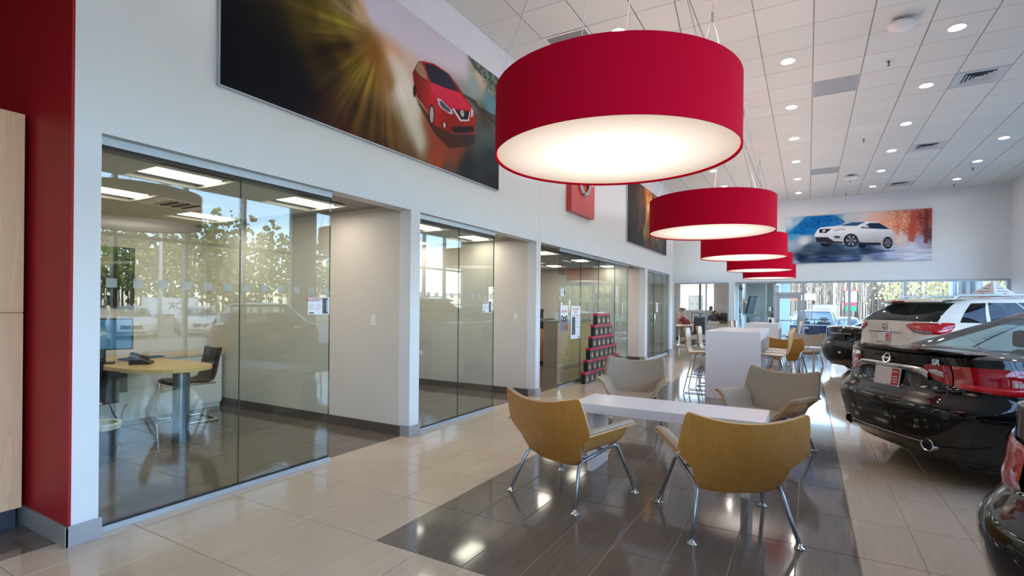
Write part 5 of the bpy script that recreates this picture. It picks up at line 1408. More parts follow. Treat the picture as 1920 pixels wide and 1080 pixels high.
M['head_clear'] = pm('headlamp_lens', lin(170, 178, 188), .05, var=.2, scale=20, coat=1.0)
M['trim_black'] = pm('black_car_trim', lin(18, 18, 19), .45, var=.1)
M['cabin'] = pm('dark_cabin', lin(34, 34, 36), .8, var=.1)
M['plate_white'] = pm('plate_white', lin(226, 218, 218), .4, var=.01)
M['plate_red'] = pm('plate_red', lin(186, 34, 50), .4, var=.02)

class Shape: pass
def make_shape(L, W, levels, ztop, Ar=.75, Af=.9, n=3.4, zb=.2, wheels=(1.05, 3.85), rw=.335, zsplit=.6):
    s = Shape(); s.L, s.W, s.Ar, s.Af, s.n, s.zb, s.wheels, s.rw, s.zsplit = L, W, Ar, Af, n, zb, wheels, rw, zsplit
    zs = np.array([l[0] for l in levels]); xr = np.array([l[1] for l in levels]); xf = np.array([l[2] for l in levels]); ws = np.array([l[3] for l in levels])
    s.zmax = float(zs[-1])
    fz = np.linspace(zs[0], zs[-1], 240)
    def sm(a):
        v = np.interp(fz, zs, a); k = 9; p = np.pad(v, k, mode='edge'); return np.convolve(p, np.ones(2 * k + 1) / (2 * k + 1), 'same')[k:-k]
    XR_, XF_, WS_ = sm(xr), sm(xf), sm(ws)
    s.fx = lambda z: float(np.interp(z, fz, XR_)); s.ff = lambda z: float(np.interp(z, fz, XF_)); s.fw = lambda z: float(np.interp(z, fz, WS_)) * W
    zx = np.array([a for a, b in ztop]); zz = np.array([b for a, b in ztop])
    fxx = np.linspace(-.1, L + .1, 300); v = np.interp(fxx, zx, zz); k = 7; p = np.pad(v, k, mode='edge'); v = np.convolve(p, np.ones(2 * k + 1) / (2 * k + 1), 'same')[k:-k]
    s.zt = lambda x: float(np.interp(x, fxx, v))
    return s
def sgnpow(a, e): return math.copysign(abs(a) ** e, a)
def plan(s, q, z):
    """q 0..1 rear quarter (centre to side), 1..2 side, 2..3 front quarter; returns x, y (left half)"""
    w = s.fw(z); e = 2 / s.n
    if q <= 1:
        th = q * PI / 2; return s.fx(z) + s.Ar * (1 - abs(math.cos(th)) ** e), w * math.sin(th) ** e if th > 0 else 0.0
    x0, x1 = s.fx(z) + s.Ar, s.L - s.ff(z) - s.Af
    if q <= 2: return x0 + (x1 - x0) * (q - 1), w
    th = (3 - q) * PI / 2
    return s.L - s.ff(z) - s.Af * (1 - abs(math.cos(th)) ** e), w * math.sin(th) ** e if th > 1e-9 else 0.0
def body_point(s, q, z, side=1, off=0.0):
    """z is the nominal level; upper levels ride the shoulder line"""
    x, y = plan(s, q, z)
    zz = z if z < s.zsplit else s.zsplit + (z - s.zsplit) / (s.zmax - s.zsplit) * (s.zt(x) - s.zsplit)
    if off:
        d = 1e-3
        x2, y2 = plan(s, min(q + d, 2.999), z); t = Vector((x2 - x, y2 - y, 0))
        if t.length < 1e-7: t = Vector((0, 1, 0)) if q < .5 else Vector((1, 0, 0))
        t.normalize(); nrm = Vector((-t.y, t.x, 0))
        if q < 1e-6: nrm = Vector((-1, 0, 0))
        x, y = x + nrm.x * off, y + nrm.y * off
    return Vector((x, y * side, zz))
def q_of_y(s, y, z):
    w = s.fw(z); return min(1.0, max(0.0, math.asin(min(1, (abs(y) / w)) ** (s.n / 2)) / (PI / 2)))
def build_body(s, mat, parent, zlev=26):
    qs = [k / 16 for k in range(17)] + [1 + k / 40 for k in range(1, 41)] + [2 + k / 14 for k in range(1, 15)]
    ring = [(q, 1) for q in qs] + [(q, -1) for q in qs[-2:0:-1]]
    zs = [s.zb + (s.zmax - s.zb) * k / (zlev - 1) for k in range(zlev)]
    bm = nb(); rows = []
    def arch(p):
        if abs(p.y) < s.W * .55: return p
        for xw in s.wheels:
            d = abs(p.x - xw); R = s.rw + .055
            if d < R: p.z = max(p.z, math.sqrt(R * R - d * d) + s.rw - .0)
        return p
    for z in zs: rows.append([bm.verts.new(arch(body_point(s, q, z, sd))) for q, sd in ring])
    xc = s.L / 2
    for sx, sy, cr in ((.994, .95, .018), (.985, .82, .032), (.98, .5, .044), (.978, .2, .05)):
        r = []
        for q, sd in ring:
            p = body_point(s, q, s.zmax, sd); x = xc + (p.x - xc) * sx
            r.append(bm.verts.new((x, p.y * sy, s.zt(x) + cr * s.crown)))
        rows.append(r)
    n = len(ring)
    for A, B in zip(rows[:-1], rows[1:]):
        for k in range(n):
            try: bm.faces.new((A[k], A[(k + 1) % n], B[(k + 1) % n], B[k]))
            except ValueError: pass
    bm.faces.new(rows[-1]); bm.faces.new(rows[0][::-1])
    o = done('body', bm, mat, parent, smooth=False); smooth_by_angle(o, 38)
    return o
def patch(s, name, bands, mat, parent, sides=(1, -1), off=.006, rows=5, thick=.004):
    """bands: list of (q, zlo, zhi) along the body plan"""
    out = []
    for sd in sides:
        bm = nb()
        qs = []
        for (a, b) in zip(bands[:-1], bands[1:]):
            m = max(2, int(abs(b[0] - a[0]) / .04))
            for k in range(m): t = k / m; qs.append(tuple(a[i] + (b[i] - a[i]) * t for i in range(3)))
        qs.append(bands[-1])
        grid_surface(bm, [[body_point(s, q, lo + (hi - lo) * r / rows, sd, off + thick * (0 < r < rows)) for r in range(rows + 1)] for q, lo, hi in qs])
        grid_surface(bm, [[body_point(s, q, hi if e else lo, sd, o2) for o2 in (off, .0)] for e in (0, 1) for q, lo, hi in qs][:len(qs)])
        out.append(done(name, bm, mat, parent, smooth=True))
    return out
def wheel(parent, x, y, r, w, rimmat, side, spokes=7):
    wo = bpy.data.objects.new('wheel', None); 
    bm = nb(); lathe(bm, [(r * .66, -w/2), (r * .93, -w/2), (r, -w/2 + .03), (r, w/2 - .03), (r * .93, w/2), (r * .66, w/2), (r * .66, -w/2)], 36, cap=False)
    xform(bm, Matrix.Translation((x, y, r)) @ Matrix.Rotation(PI / 2, 4, 'X')); tyre = done('tyre', bm, M['rubber'], parent, smooth=False); smooth_by_angle(tyre)
    bm = nb(); lathe(bm, [(0, -.02), (r * .62, -.03), (r * .67, 0), (r * .67, .02), (0, .02)], 30, cap=False)
    xform(bm, Matrix.Translation((x, y + side * (w/2 - .04), r)) @ Matrix.Rotation(PI / 2, 4, 'X')); done('rim_dish', bm, M['trim_black'], tyre)
    bm = nb()
    for k in range(spokes):
        a = k * 2 * PI / spokes
        b2 = box(nb(), .02, -.018, -.012, r * .66, .018, .012); xform(b2, Matrix.Rotation(a, 4, 'Z'))
        me = bpy.data.meshes.new('tmp'); b2.to_mesh(me); b2.free(); bm.from_mesh(me); bpy.data.meshes.remove(me)
    lathe(bm, [(r * .60, -.012), (r * .68, -.012), (r * .68, .012), (r * .60, .012), (r * .60, -.012)], 30, cap=False); lathe(bm, [(0, -.016), (.05, -.016), (.05, .016), (0, .016)], 14, cap=False)
    xform(bm, Matrix.Translation((x, y + side * (w/2 - .01), r)) @ Matrix.Rotation(PI / 2, 4, 'X')); done('rim', bm, rimmat, tyre)
    bpy.data.objects.remove(wo)
def greenhouse(s, g, paint, parent, rear_glass, side_glass, wind_glass):
    """g: xr0,xr1 rear base/top, xf0,xf1 front base/top, w0,w1 half widths, z0 fn, z1 roof edge, crown"""
    n_ = 5.0; e = 2 / n_
    qs = sorted(set([0, .2, .4, .55, .66, .72, .76, .82, .88, .92, .96, 1.0] + [1 + k / 28 for k in range(29)] + [2, 2.04, 2.08, 2.12, 2.18, 2.24, 2.28, 2.34, 2.45, 2.6, 2.8, 3.0] + list(g['side'])))
    vs = [0, .05, .1, .25, .4, .55, .7, .82, .90, .95, 1.0]
    def pt(q, v, sd):
        vv = v + .06 * math.sin(v * PI)
        xr = g['xr0'] + (g['xr1'] - g['xr0']) * v - .05 * math.sin(v * PI); xf = g['xf0'] + (g['xf1'] - g['xf0']) * v + .05 * math.sin(v * PI)
        w = g['w0'] + (g['w1'] - g['w0']) * v + .02 * math.sin(v * PI); A = .35
        if q <= 1: th = q * PI / 2; x = xr + A * (1 - abs(math.cos(th)) ** e); y = w * (math.sin(th) ** e if th else 0)
        elif q <= 2: x = xr + A + (xf - xr - 2 * A) * (q - 1); y = w
        else: th = (3 - q) * PI / 2; x = xf - A * (1 - abs(math.cos(th)) ** e); y = w * (math.sin(th) ** e if th > 1e-9 else 0)
        zb = s.zt(x) - .01; z = zb + (g['z1'](x) - zb) * v
        return Vector((x, y * sd, z))
    gb = {'rear_window': nb(), 'windshield': nb(), 'shell': nb()}
    sides_bm = []
    for sd in (1, -1):
        sb = {i: nb() for i in range(len(g['side']) // 2)}
        for (qa, qb) in zip(qs[:-1], qs[1:]):
            for (va, vb) in zip(vs[:-1], vs[1:]):
                qm, vm = (qa + qb) / 2, (va + vb) / 2
                k = 'shell'; b_ = gb['shell']
                if qm < g['rq'] and g.get('rv0', .04) < vm < .93: b_ = gb['rear_window']
                elif qm > 3 - g['fq'] and .04 < vm < .95: b_ = gb['windshield']
                else:
                    for i in range(0, len(g['side']), 2):
                        top = .90
                        if g['side'][i] < qm < g['side'][i + 1] and .05 < vm < top: b_ = sb[i // 2]
                f = b_.faces.new([b_.verts.new(pt(q, v, sd)) for q, v in ((qa, va), (qb, va), (qb, vb), (qa, vb))])
        sides_bm += list(sb.values())
    # roof
    b_ = gb['shell']; ring = [(q, 1) for q in qs] + [(q, -1) for q in qs[-2:0:-1]]
    rows = [[pt(q, 1, sd) for q, sd in ring]]
    xc = (g['xr1'] + g['xf1']) / 2
    for sc_, cr in ((.97, .016), (.85, .035), (.6, .052), (.3, .06), (.02, .062)):
        rows.append([Vector((xc + (p.x - xc) * (sc_ if sc_ > .6 else sc_), p.y * sc_, p.z + cr * g.get('crown', 1) )) for p in rows[0]])
    vsr = [[b_.verts.new(p) for p in r] for r in rows]
    n = len(ring)
    for A, B in zip(vsr[:-1], vsr[1:]):
        for k in range(n): b_.faces.new((A[k], A[(k + 1) % n], B[(k + 1) % n], B[k]))
    b_.faces.new(vsr[-1])
    for nm, b2 in gb.items():
        bmesh.ops.remove_doubles(b2, verts=b2.verts, dist=.0006)
        o = done({'shell': 'roof_and_pillars'}.get(nm, nm), b2, {'rear_window': rear_glass, 'windshield': wind_glass, 'shell': paint}[nm], parent); smooth_by_angle(o, 40)
    for b2 in sides_bm:
        bmesh.ops.remove_doubles(b2, verts=b2.verts, dist=.0006); o = done('side_window', b2, side_glass, parent, smooth=True)
    return pt
def seats(parent, xs, z):
    for x in xs:
        for y in (-.38, .38):
            bm = nb(); box(bm, x - .07, y - .24, z - .55, x + .07, y + .24, z - .02, bev=.05); xform(bm, Matrix.Identity(4)); o = done('seat', bm, M['cabin'], parent, smooth=False)
            bm = nb(); box(bm, x - .05, y - .14, z + .0, x + .05, y + .14, z + .17, bev=.045); done('headrest', bm, M['cabin'], o)
def underside(s, parent):
    done('underbody', bx(.35, -s.W * .8, .17, s.L - .4, s.W * .8, .55), M['dark'], parent)
def plate(parent, x, z, tilt, framed=True):
    h = bpy.data.objects.new('licence_plate', None)
    fr = done('licence_plate', bx(-.165, -.088, -.008, .165, .088, .004, bev=.006), M['chrome'], parent)
    done('plate_face', bx(-.15, -.072, .004, .06, .072, .0055), M['plate_white'], fr)
    pr = done('plate_panel', bx(.06, -.072, .004, .15, .072, .0055), M['plate_red'], fr)
    text_obj('plate_text', 'NISSAN', .020, M['plate_white'], fr, Matrix.Translation((.105, .045, .0058)))
    for k in range(3):
        b_ = bx(.072, -.0 - k * .024 - .004, .0055, .138, -.0 - k * .024 + .004, .006); done('plate_text_line', b_, M['plate_white'], fr)
    ca, sa = math.cos(tilt), math.sin(tilt)
    fr.matrix_local = frame_M((x, 0, z), (0, -1, 0), (sa, 0, ca))
    bpy.data.objects.remove(h); return fr
def emblem(parent, x, z, r, tilt=0.0):
    e = done('ring_emblem', emblem_bm(r, .014, r * .26, r * .17, r * 1.22), M['chrome'], parent); smooth_by_angle(e)
    e.matrix_local = frame_M((x, 0, z), (0, -1, 0), (math.sin(tilt), 0, math.cos(tilt))); return e
def car_empty(name, label, cat, r, d, heading, group=None):
    """placed by metres to the right of and ahead of the viewer, in world terms"""
    return thing(name, label, cat, (r * cy_ - d * sy_, r * sy_ + d * cy_, 0), heading, group)
HEAD = 0.52
# ---- the large black sedan with the rear towards the aisle
LV = [(.20, .20, .10, .90), (.28, .10, .06, .95), (.36, .05, .03, .975), (.48, .02, .0, .99), (.60, .0, .0, 1.0), (.66, .01, .02, 1.0), (.70, .06, .05, .998), (.74, .105, .08, .995), (.86, .13, .12, .985), (.96, .12, .2, .965), (1.03, .10, .3, .93)]
ZT = [(-.1, 1.045), (.5, 1.045), (1.2, 1.02), (2.6, .97), (3.5, .96), (4.2, .88), (4.75, .74), (5, .68)]
def sedan(name, label, cat, r, d, paint, heading=HEAD, dz=0.0, full=True, W=.93, group=None):
    t = car_empty(name, label, cat, r, d, heading, group)
    s = make_shape(4.9, W, LV, ZT, zsplit=.66); s.crown = 1.0
    build_body(s, paint, t); underside(s, t)
    g = dict(xr0=.62, xr1=1.62, xf0=3.75, xf1=2.75, w0=.80, w1=.57, z1=lambda x: 1.385 - .03 * (x - 2.2) ** 2, rq=.74, fq=.76, side=[1.02, 1.2, 1.215, 1.55, 1.565, 1.95])
    greenhouse(s, g, paint, t, M['glass_car'], M['glass_car'], M['glass_car'])
    seats(t, (1.72, 2.75), 1.06)
    done('cabin_floor', bx(1.0, -.7, .62, 4.0, .7, .66), M['cabin'], t); done('parcel_shelf', bx(.75, -.7, .99, 1.5, .7, 1.0), M['cabin'], t)
    for xw in s.wheels:
        for sd in (1, -1): wheel(t, xw, sd * (W - .115), .335, .22, M['alu'], sd)
    return t, s
t, s = sedan('black_sedan', 'large black sedan nearest in full view, its red tail lamps towards the aisle', 'car', 3.21, 4.553, M['paint_black'], heading=HEAD - .025)
t.scale = (.968, .968, .968)
# tail lamps: inner lid part and outer part hooking round the quarter
def ql(y, z=.88): return q_of_y(s, y, z)
patch(s, 'tail_lamp', [(ql(.40), .895, .955), (ql(.46), .86, .965), (ql(.54), .835, .968), (ql(.615), .815, .97)], M['tail_red'], t)
for o in patch(s, 'reverse_lamp', [(ql(.45), .90, .925), (ql(.50), .885, .93), (ql(.56), .875, .915)], M['tail_clear'], t, off=.012): pass
patch(s, 'outer_tail_lamp', [(ql(.625), .812, .97), (ql(.72), .80, .97), (ql(.82), .785, .968), (ql(.88), .78, .966), (.94, .785, .97), (1.0, .80, .985), (1.01, .90, .985), (1.035, .935, .985), (1.07, .955, .985)], M['tail_red'], t)
patch(s, 'light_bar', [(ql(.66), .818, .845), (ql(.80), .80, .83), (ql(.88), .797, .835), (.97, .80, .86)], M['tail_bright'], t, off=.011, rows=3)
# chrome bar over the plate, plate recess edge, badge, lettering
patch(s, 'chrome_garnish', [(0, .893, .938), (ql(.25), .892, .937), (ql(.38), .872, .933), (ql(.44), .838, .905)], M['chrome'], t, off=.014, thick=.012)
patch(s, 'garnish_slot', [(0.03, .905, .914), (ql(.30), .903, .911)], M['trim_black'], t, off=.028, rows=1, thick=0)
patch(s, 'plate_recess', [(0, .745, .89), (ql(.33), .75, .885), (ql(.37), .79, .86)], M['paint_black'], t, off=.003, thick=-.012, rows=6)
plate(t, s.fx(.82) - .018, .825, .12)
emblem(t, s.fx(.985) - .006, .985, .048, .25)
Pm = body_point(s, ql(.55, .98), .985, -1, .006); Pm2 = body_point(s, ql(.47, .98), .985, -1, .006)
text_obj('trim_badge', 'SR', .062, M['chrome'], t, frame_M(tuple((Pm + Pm2) / 2 + Vector((-.006, 0, 0))), tuple(Pm - Pm2), (.15, 0, 1)), extrude=.004, bold=.002)
Pm = body_point(s, ql(.36, .98), .985, 1, .006); Pm2 = body_point(s, ql(.60, .98), .985, 1, .006)
text_obj('name_badge', 'MAXIMA', .05, M['chrome'], t, frame_M(tuple((Pm + Pm2) / 2 + Vector((-.012, 0, 0))), tuple(Pm - Pm2), (.15, 0, 1)), extrude=.004, bold=.001)
# boot spoiler
bm = nb(); ys = [-.70 + 1.40 * k / 24 for k in range(25)]; rows = []
for y in ys:
    e_ = 1 - abs(y / .70) ** 6; x0 = .10 + .15 * abs(y / .70) ** 2.2
    zc = 1.085 - .012 * abs(y) ; 
    rows.append([(x0 + .22, y, zc - .005), (x0 + .06, y, zc + .018 * e_), (x0 - .035 * e_, y, zc + .022 * e_), (x0 - .045 * e_, y, zc + .006 * e_), (x0 - .02 * e_, y, zc - .02), (x0 + .06, y, zc - .038), (x0 + .22, y, zc - .03)])
grid_surface(bm, rows)
o = done('boot_spoiler', bm, M['paint_black'], t); smooth_by_angle(o, 60)
# lower valance: diffuser, chrome strip, exhausts
patch(s, 'rear_diffuser', [(0, .215, .33), (ql(.55, .3), .215, .335), (ql(.72, .3), .225, .36), (ql(.82, .3), .24, .40)], M['trim_black'], t, off=.004, thick=-.006)
patch(s, 'valance_chrome', [(0, .335, .35), (ql(.38, .34), .338, .353), (ql(.44, .34), .34, .355)], M['chrome'], t, off=.008, rows=2)
for sd in (1, -1):
    bm = nb(); lathe(bm, [(.048, -.06), (.052, .0), (.048, .006), (.042, .0), (.042, -.06)], 24, cap=False); lathe(bm, [(0, -.05), (.042, -.05)], 24, cap=False)
    x_, y_ = plan(s, ql(.50, .32), .33)
    e = done('exhaust_tip', bm, M['chrome'], t, smooth=False); e.scale = (1.25, 1, 1); smooth_by_angle(e)
    e.matrix_local = frame_M((x_ - .02, sd * .50, .33), (0, -1, 0), (0, 0, 1)) @ Matrix.Diagonal((1.3, 1, 1, 1))
    done('exhaust_bore', lathe(nb(), [(0, -.03), (.042, -.03)], 20, cap=False), M['dark'], e)
patch(s, 'bumper_crease', [(0, .595, .602), (1.0, .60, .607)], M['trim_black'], t, off=.001, rows=1, thick=0)
patch(s, 'lid_seam', [(0, .735, .742), (ql(.58), .735, .742), (ql(.60), .74, .80)], M['trim_black'], t, off=.002, rows=1, thick=0)

# ---- the black car at the lower right corner
t, s = sedan('black_sedan', 'black car cut off at the lower right corner, one red and clear tail lamp showing', 'car', 1.58, 1.15, M['paint_black'])
t.location.x += CAR4[0]; t.location.y += CAR4[1]
patch(s, 'tail_lamp', [(ql(.60), .76, .90), (ql(.76), .745, .92), (ql(.84), .745, .94), (ql(.9), .75, .955), (.97, .78, .97), (1.02, .88, .985)], M['tail_red'], t, off=.008, thick=.012)
patch(s, 'reverse_lamp', [(ql(.80), .845, .905), (ql(.86), .845, .925), (ql(.905), .85, .94), (.97, .875, .955), (1.0, .91, .965)], M['tail_clear'], t, off=.0215, thick=.002)
patch(s, 'lid_seam', [(0, .735, .742), (ql(.58), .735, .742)], M['trim_black'], t, off=.002, rows=1, thick=0)
emblem(t, s.fx(.985) - .006, .985, .048, .25); plate(t, s.fx(.82) - .012, .83, .12)
# ---- the black sedan far down the row
t, s = sedan('black_sedan', 'black sedan far down the row, its rear showing beside the white crossover', 'car', 6.87, 10.95, M['paint_black'], heading=HEAD + .03)
t.scale = (.93, .93, .93)
patch(s, 'tail_lamp', [(ql(.58), .82, .98), (ql(.75), .82, .985), (ql(.88), .84, .99), (.98, .88, .99), (1.04, .94, .99)], M['tail_red'], t)
patch(s, 'plate_recess', [(0, .755, .90), (ql(.30), .76, .895), (ql(.33), .79, .87)], M['trim_black'], t, off=.003, thick=-.01)
patch(s, 'chrome_garnish', [(0, .905, .93), (ql(.34), .90, .925)], M['chrome'], t, off=.012, thick=.01)
done('plate_holder', bx(0, -.155, -.075, .012, .155, .075, bev=.004), M['trim_black'], t).matrix_local = Matrix.Translation((s.fx(.82) - .02, 0, .825))
emblem(t, s.fx(.985) - .006, .99, .045, .25)
Pm = body_point(s, ql(.62, .98), .96, -1, .006); Pm2 = body_point(s, ql(.5, .98), .96, -1, .006)
text_obj('trim_badge', '2.5 S', .05, M['chrome'], t, frame_M(tuple((Pm + Pm2) / 2 + Vector((-.006, 0, 0))), tuple(Pm - Pm2), (.15, 0, 1)), extrude=.004)
t2 = done('bumper_sticker', bx(0, -.04, -.035, .003, .04, .035), M['paper'], t); t2.matrix_local = Matrix.Translation((s.fx(.5) - .004, -.1, .52))

# ---- white crossover
LVS = [(.22, .22, .12, .90), (.32, .10, .06, .95), (.45, .03, .02, .98), (.58, .0, .0, 1.0), (.66, .02, .0, 1.0), (.72, .08, .02, .998), (.82, .11, .05, .995), (1.0, .12, .1, .985), (1.12, .14, .2, .955), (1.17, .15, .25, .93)]
ZTS = [(-.1, 1.19), (1.0, 1.175), (2.6, 1.09), (3.3, 1.08), (4.0, 1.0), (4.45, .84), (4.7, .78)]
def crossover(name, label, cat, r, d, paint, heading=HEAD, rear=None, group=None):
    t = car_empty(name, label, cat, r, d, heading, group)
    s = make_shape(4.65, .92, LVS, ZTS, Ar=.6, n=3.8, zsplit=.66, wheels=(.98, 3.68), rw=.355); s.crown = .3
    build_body(s, paint, t); underside(s, t)
    g = dict(xr0=.17, xr1=.62, xf0=3.45, xf1=2.55, w0=.855, w1=.64, z1=lambda x: 1.545 - .026 * (x - 1.9) ** 2, rq=.86, fq=.78, side=[1.06, 1.22, 1.245, 1.55, 1.565, 1.93], crown=1.0)
    greenhouse(s, g, paint, t, rear or M['glass_dark'], M['glass_dark'], M['glass_car'])
    seats(t, (2.3,), 1.2); done('cabin_floor', bx(.3, -.75, .62, 3.9, .75, .68), M['cabin'], t)
    for xw in s.wheels:
        for sd in (1, -1): wheel(t, xw, sd * (.92 - .12), .355, .23, M['alu'], sd)
    # arch and sill cladding
    patch(s, 'sill_cladding', [(1.24, .24, .36), (1.7, .24, .36)], M['trim_black'], t, off=.006)
    # roof rails
    for sd in (1, -1):
        bm = nb(); tube(bm, fillet([(.75, sd * .60, 1.54), (.85, sd * .60, 1.615), (2.4, sd * .58, 1.635), (2.55, sd * .57, 1.57)], .06), .020, 8); done('roof_rail', bm, M['alu'], t, smooth=True)
    # spoiler
    bm = nb(); rows = []
    for k in range(25):
        y = -.70 + 1.4 * k / 24; e_ = 1 - abs(y / .70) ** 8; x0 = .36 + .18 * abs(y / .7) ** 3
        rows.append([(x0 + .5, y, 1.555), (x0 + .2, y, 1.55 + .02 * e_), (x0, y, 1.525 + .012 * e_), (x0 - .015, y, 1.505), (x0 + .06, y, 1.485), (x0 + .3, y, 1.50)])
    grid_surface(bm, rows); o = done('roof_spoiler', bm, paint, t); smooth_by_angle(o, 60)
    b_ = done('brake_lamp', bx(-.005, -.14, -.012, .01, .14, .012), M['tail_red'], t); b_.matrix_local = Matrix.Translation((.342, 0, 1.517))
    return t, s
t, s = crossover('white_crossover', 'pearl white crossover parked behind the black sedan, triangular sign on its roof', 'car', 6.22, 8.80, M['paint_white'], heading=HEAD - .035)
t.scale = (1, 1, 1.0)
patch(s, 'tail_lamp', [(ql(.50, 1.05), 1.095, 1.13), (ql(.60, 1.05), 1.02, 1.155), (ql(.74, 1.05), .985, 1.168), (ql(.86, 1.05), .99, 1.17), (.90, 1.03, 1.17), (.945, 1.10, 1.168)], M['tail_red'], t, off=.014, thick=.014)
patch(s, 'reverse_lamp', [(ql(.60, 1.05), 1.03, 1.06), (ql(.74, 1.05), .992, 1.04), (ql(.82, 1.05), .997, 1.035)], M['smoke_lens'], t, off=.022, thick=.01)
patch(s, 'chrome_garnish', [(0, 1.0, 1.022), (ql(.40, 1.0), .995, 1.015)], M['chrome'], t, off=.012, thick=.008)
emblem(t, s.fx(1.09) - .008, 1.095, .055, .15); plate(t, s.fx(.92) - .012, .915, .05)
patch(s, 'rear_cladding', [(0, .24, .52), (ql(.8, .4), .24, .52), (1.0, .25, .5)], M['trim_black'], t, off=.005)
bm = nb(); tube(bm, [(.25, -.30, 1.225), (.21, .0, 1.22), (.19, .22, 1.215)], [.014, .012, .008], 6); done('rear_wiper', bm, M['trim_black'], t, smooth=True)
bm = nb(); prism(bm, [(0, 0), (.18, 0), (.14, .02), (.02, .075)], -.015, .015); o = done('shark_fin', bm, M['paint_white'], t); o.matrix_local = Matrix(((1,0,0,.72),(0,0,-1,0),(0,1,0,1.59),(0,0,0,1)))
SUV = t
# triangular sign on the roof
bpy.context.view_layer.update()
wp = SUV.matrix_world @ Vector((1.93, .03, 1.612))
ts = thing('roof_sign', 'grey pyramid sign reading this vehicle protected by, on the white crossover roof', 'sign', tuple(wp), .52 + .1)
ts.scale = (.8, .8, .8)
bm = nb(); B = [bm.verts.new(p) for p in ((-.30, -.30, 0), (.30, -.30, 0), (.30, .30, 0), (-.30, .30, 0))]; A = bm.verts.new((0, 0, .345)); bm.faces.new(B[::-1])
for k in range(4): bm.faces.new((B[k], B[(k + 1) % 4], A))
done('pyramid', bm, pm('silver_card', lin(206, 204, 206), .45, var=.01), ts)
for fi in range(4):
    R_ = Matrix.Rotation(fi * PI / 2, 4, 'Z')
    up = Vector((0, .30, .345)).normalized()
    def Mf(h): return R_ @ frame_M((0, -.30 + .30 * h / .345 - .003, h + .002), (1, 0, 0), tuple(up))
    text_obj('lettering', 'THIS', .040, M['ink_black'], ts, Mf(.235)); text_obj('lettering', 'VEHICLE', .040, M['ink_black'], ts, Mf(.175)); text_obj('lettering', 'PROTECTED BY', .040, M['ink_black'], ts, Mf(.11))
    bm = nb(); lathe(bm, [(0, 0), (.06, 0), (.06, .001), (0, .001)], 20, cap=False); o = done('red_logo', bm, M['ink_red'], ts); o.matrix_local = Mf(.045) @ Matrix.Diagonal((1, .55, 1, 1))
    for sx in (-1, 1):
        for k in range(5): o = done('faint_letter', bx(-.008, -.012, 0, .008, .012, .001), M['ink_grey'], ts); o.matrix_local = R_ @ frame_M((sx * (.10 + .03 * k), -.30 + .30 * .04 / .345 - .003, .042), (1, 0, 0), tuple(up))
# ------------------------------------------------------------------ outside, to the right: road, verge, parked cars, poles, trees
def strip_ground(name, x0, x1, y0, y1, z, mat): return structure(done(name, bx(x0, y0, z - .05, x1, y1, z), mat))
GZ = -.22
strip_ground('ground_lot', 8, 27, -60, 40, GZ, M['asphalt'])
strip_ground('ground_verge', 27, 33, -60, 48, GZ + .02, M['grassmat'])
strip_ground('road_side', 33, 41, -60, 48, GZ + .015, pm('pale_road', lin(150, 146, 140), .85, var=.08, coord='World'))
strip_ground('ground_field', 41, 90, -60, 48, GZ + .02, M['soil'])
strip_ground('path_outside', XR + .2, 8.0, -20, 30, GZ + .06, pm('pale_concrete', lin(178, 174, 166), .8, var=.05, coord='World'))
strip_ground('path_far', -8, 8, YF + .2, 22.4, GZ + .18, pm('far_concrete', lin(188, 184, 176), .8, var=.05, coord='World'))
def place(t, x, y, rz, z=GZ):
    t.location = (x, y, z); t.rotation_euler = (0, 0, rz); return t
SUVW = None
w0, sw = sedan('white_sedan', 'white sedan parked outside facing the side windows, nearest in its row', 'car', 0, 0, M['paint_white'])
def q_front(y, z): return 3 - q_of_y(sw, y, z)
patch(sw, 'headlamp', [(q_front(.55, .68), .64, .70), (q_front(.75, .68), .64, .73), (q_front(.86, .68), .66, .75), (2.05, .70, .77)], M['head_clear'], w0, off=.012)
patch(sw, 'grille', [(2.999, .46, .62), (q_front(.38, .55), .46, .63)], M['trim_black'], w0, off=.008)
patch(sw, 'lower_intake', [(2.999, .26, .34), (q_front(.5, .3), .26, .34)], M['trim_black'], w0, off=.008)
for o in list(w0.children):
    if o.name.startswith('body') or o.name.startswith('roof_and'): pass
whites = [(17.2, 1.2), (17.5, 4.2), (17.3, 7.1), (17.6, 10.1), (17.4, 13.0), (17.5, 16.0)]
wl = ['first white sedan from the left of the outside row mirrored in the panes', 'second white sedan of the mirrored outside row', 'third white sedan of the mirrored outside row', 'fourth white sedan of the mirrored outside row', 'fifth white sedan of the mirrored outside row', 'last white sedan of the mirrored outside row']
for i, (x, y) in enumerate(whites):
    o = w0 if i == 0 else dup(w0)
    o['label'] = wl[i]; o['group'] = 'white sedans outside the side windows'; o.rotation_euler = (0, 0, 0)
    place(o, x + 4.6, y, PI + .42)
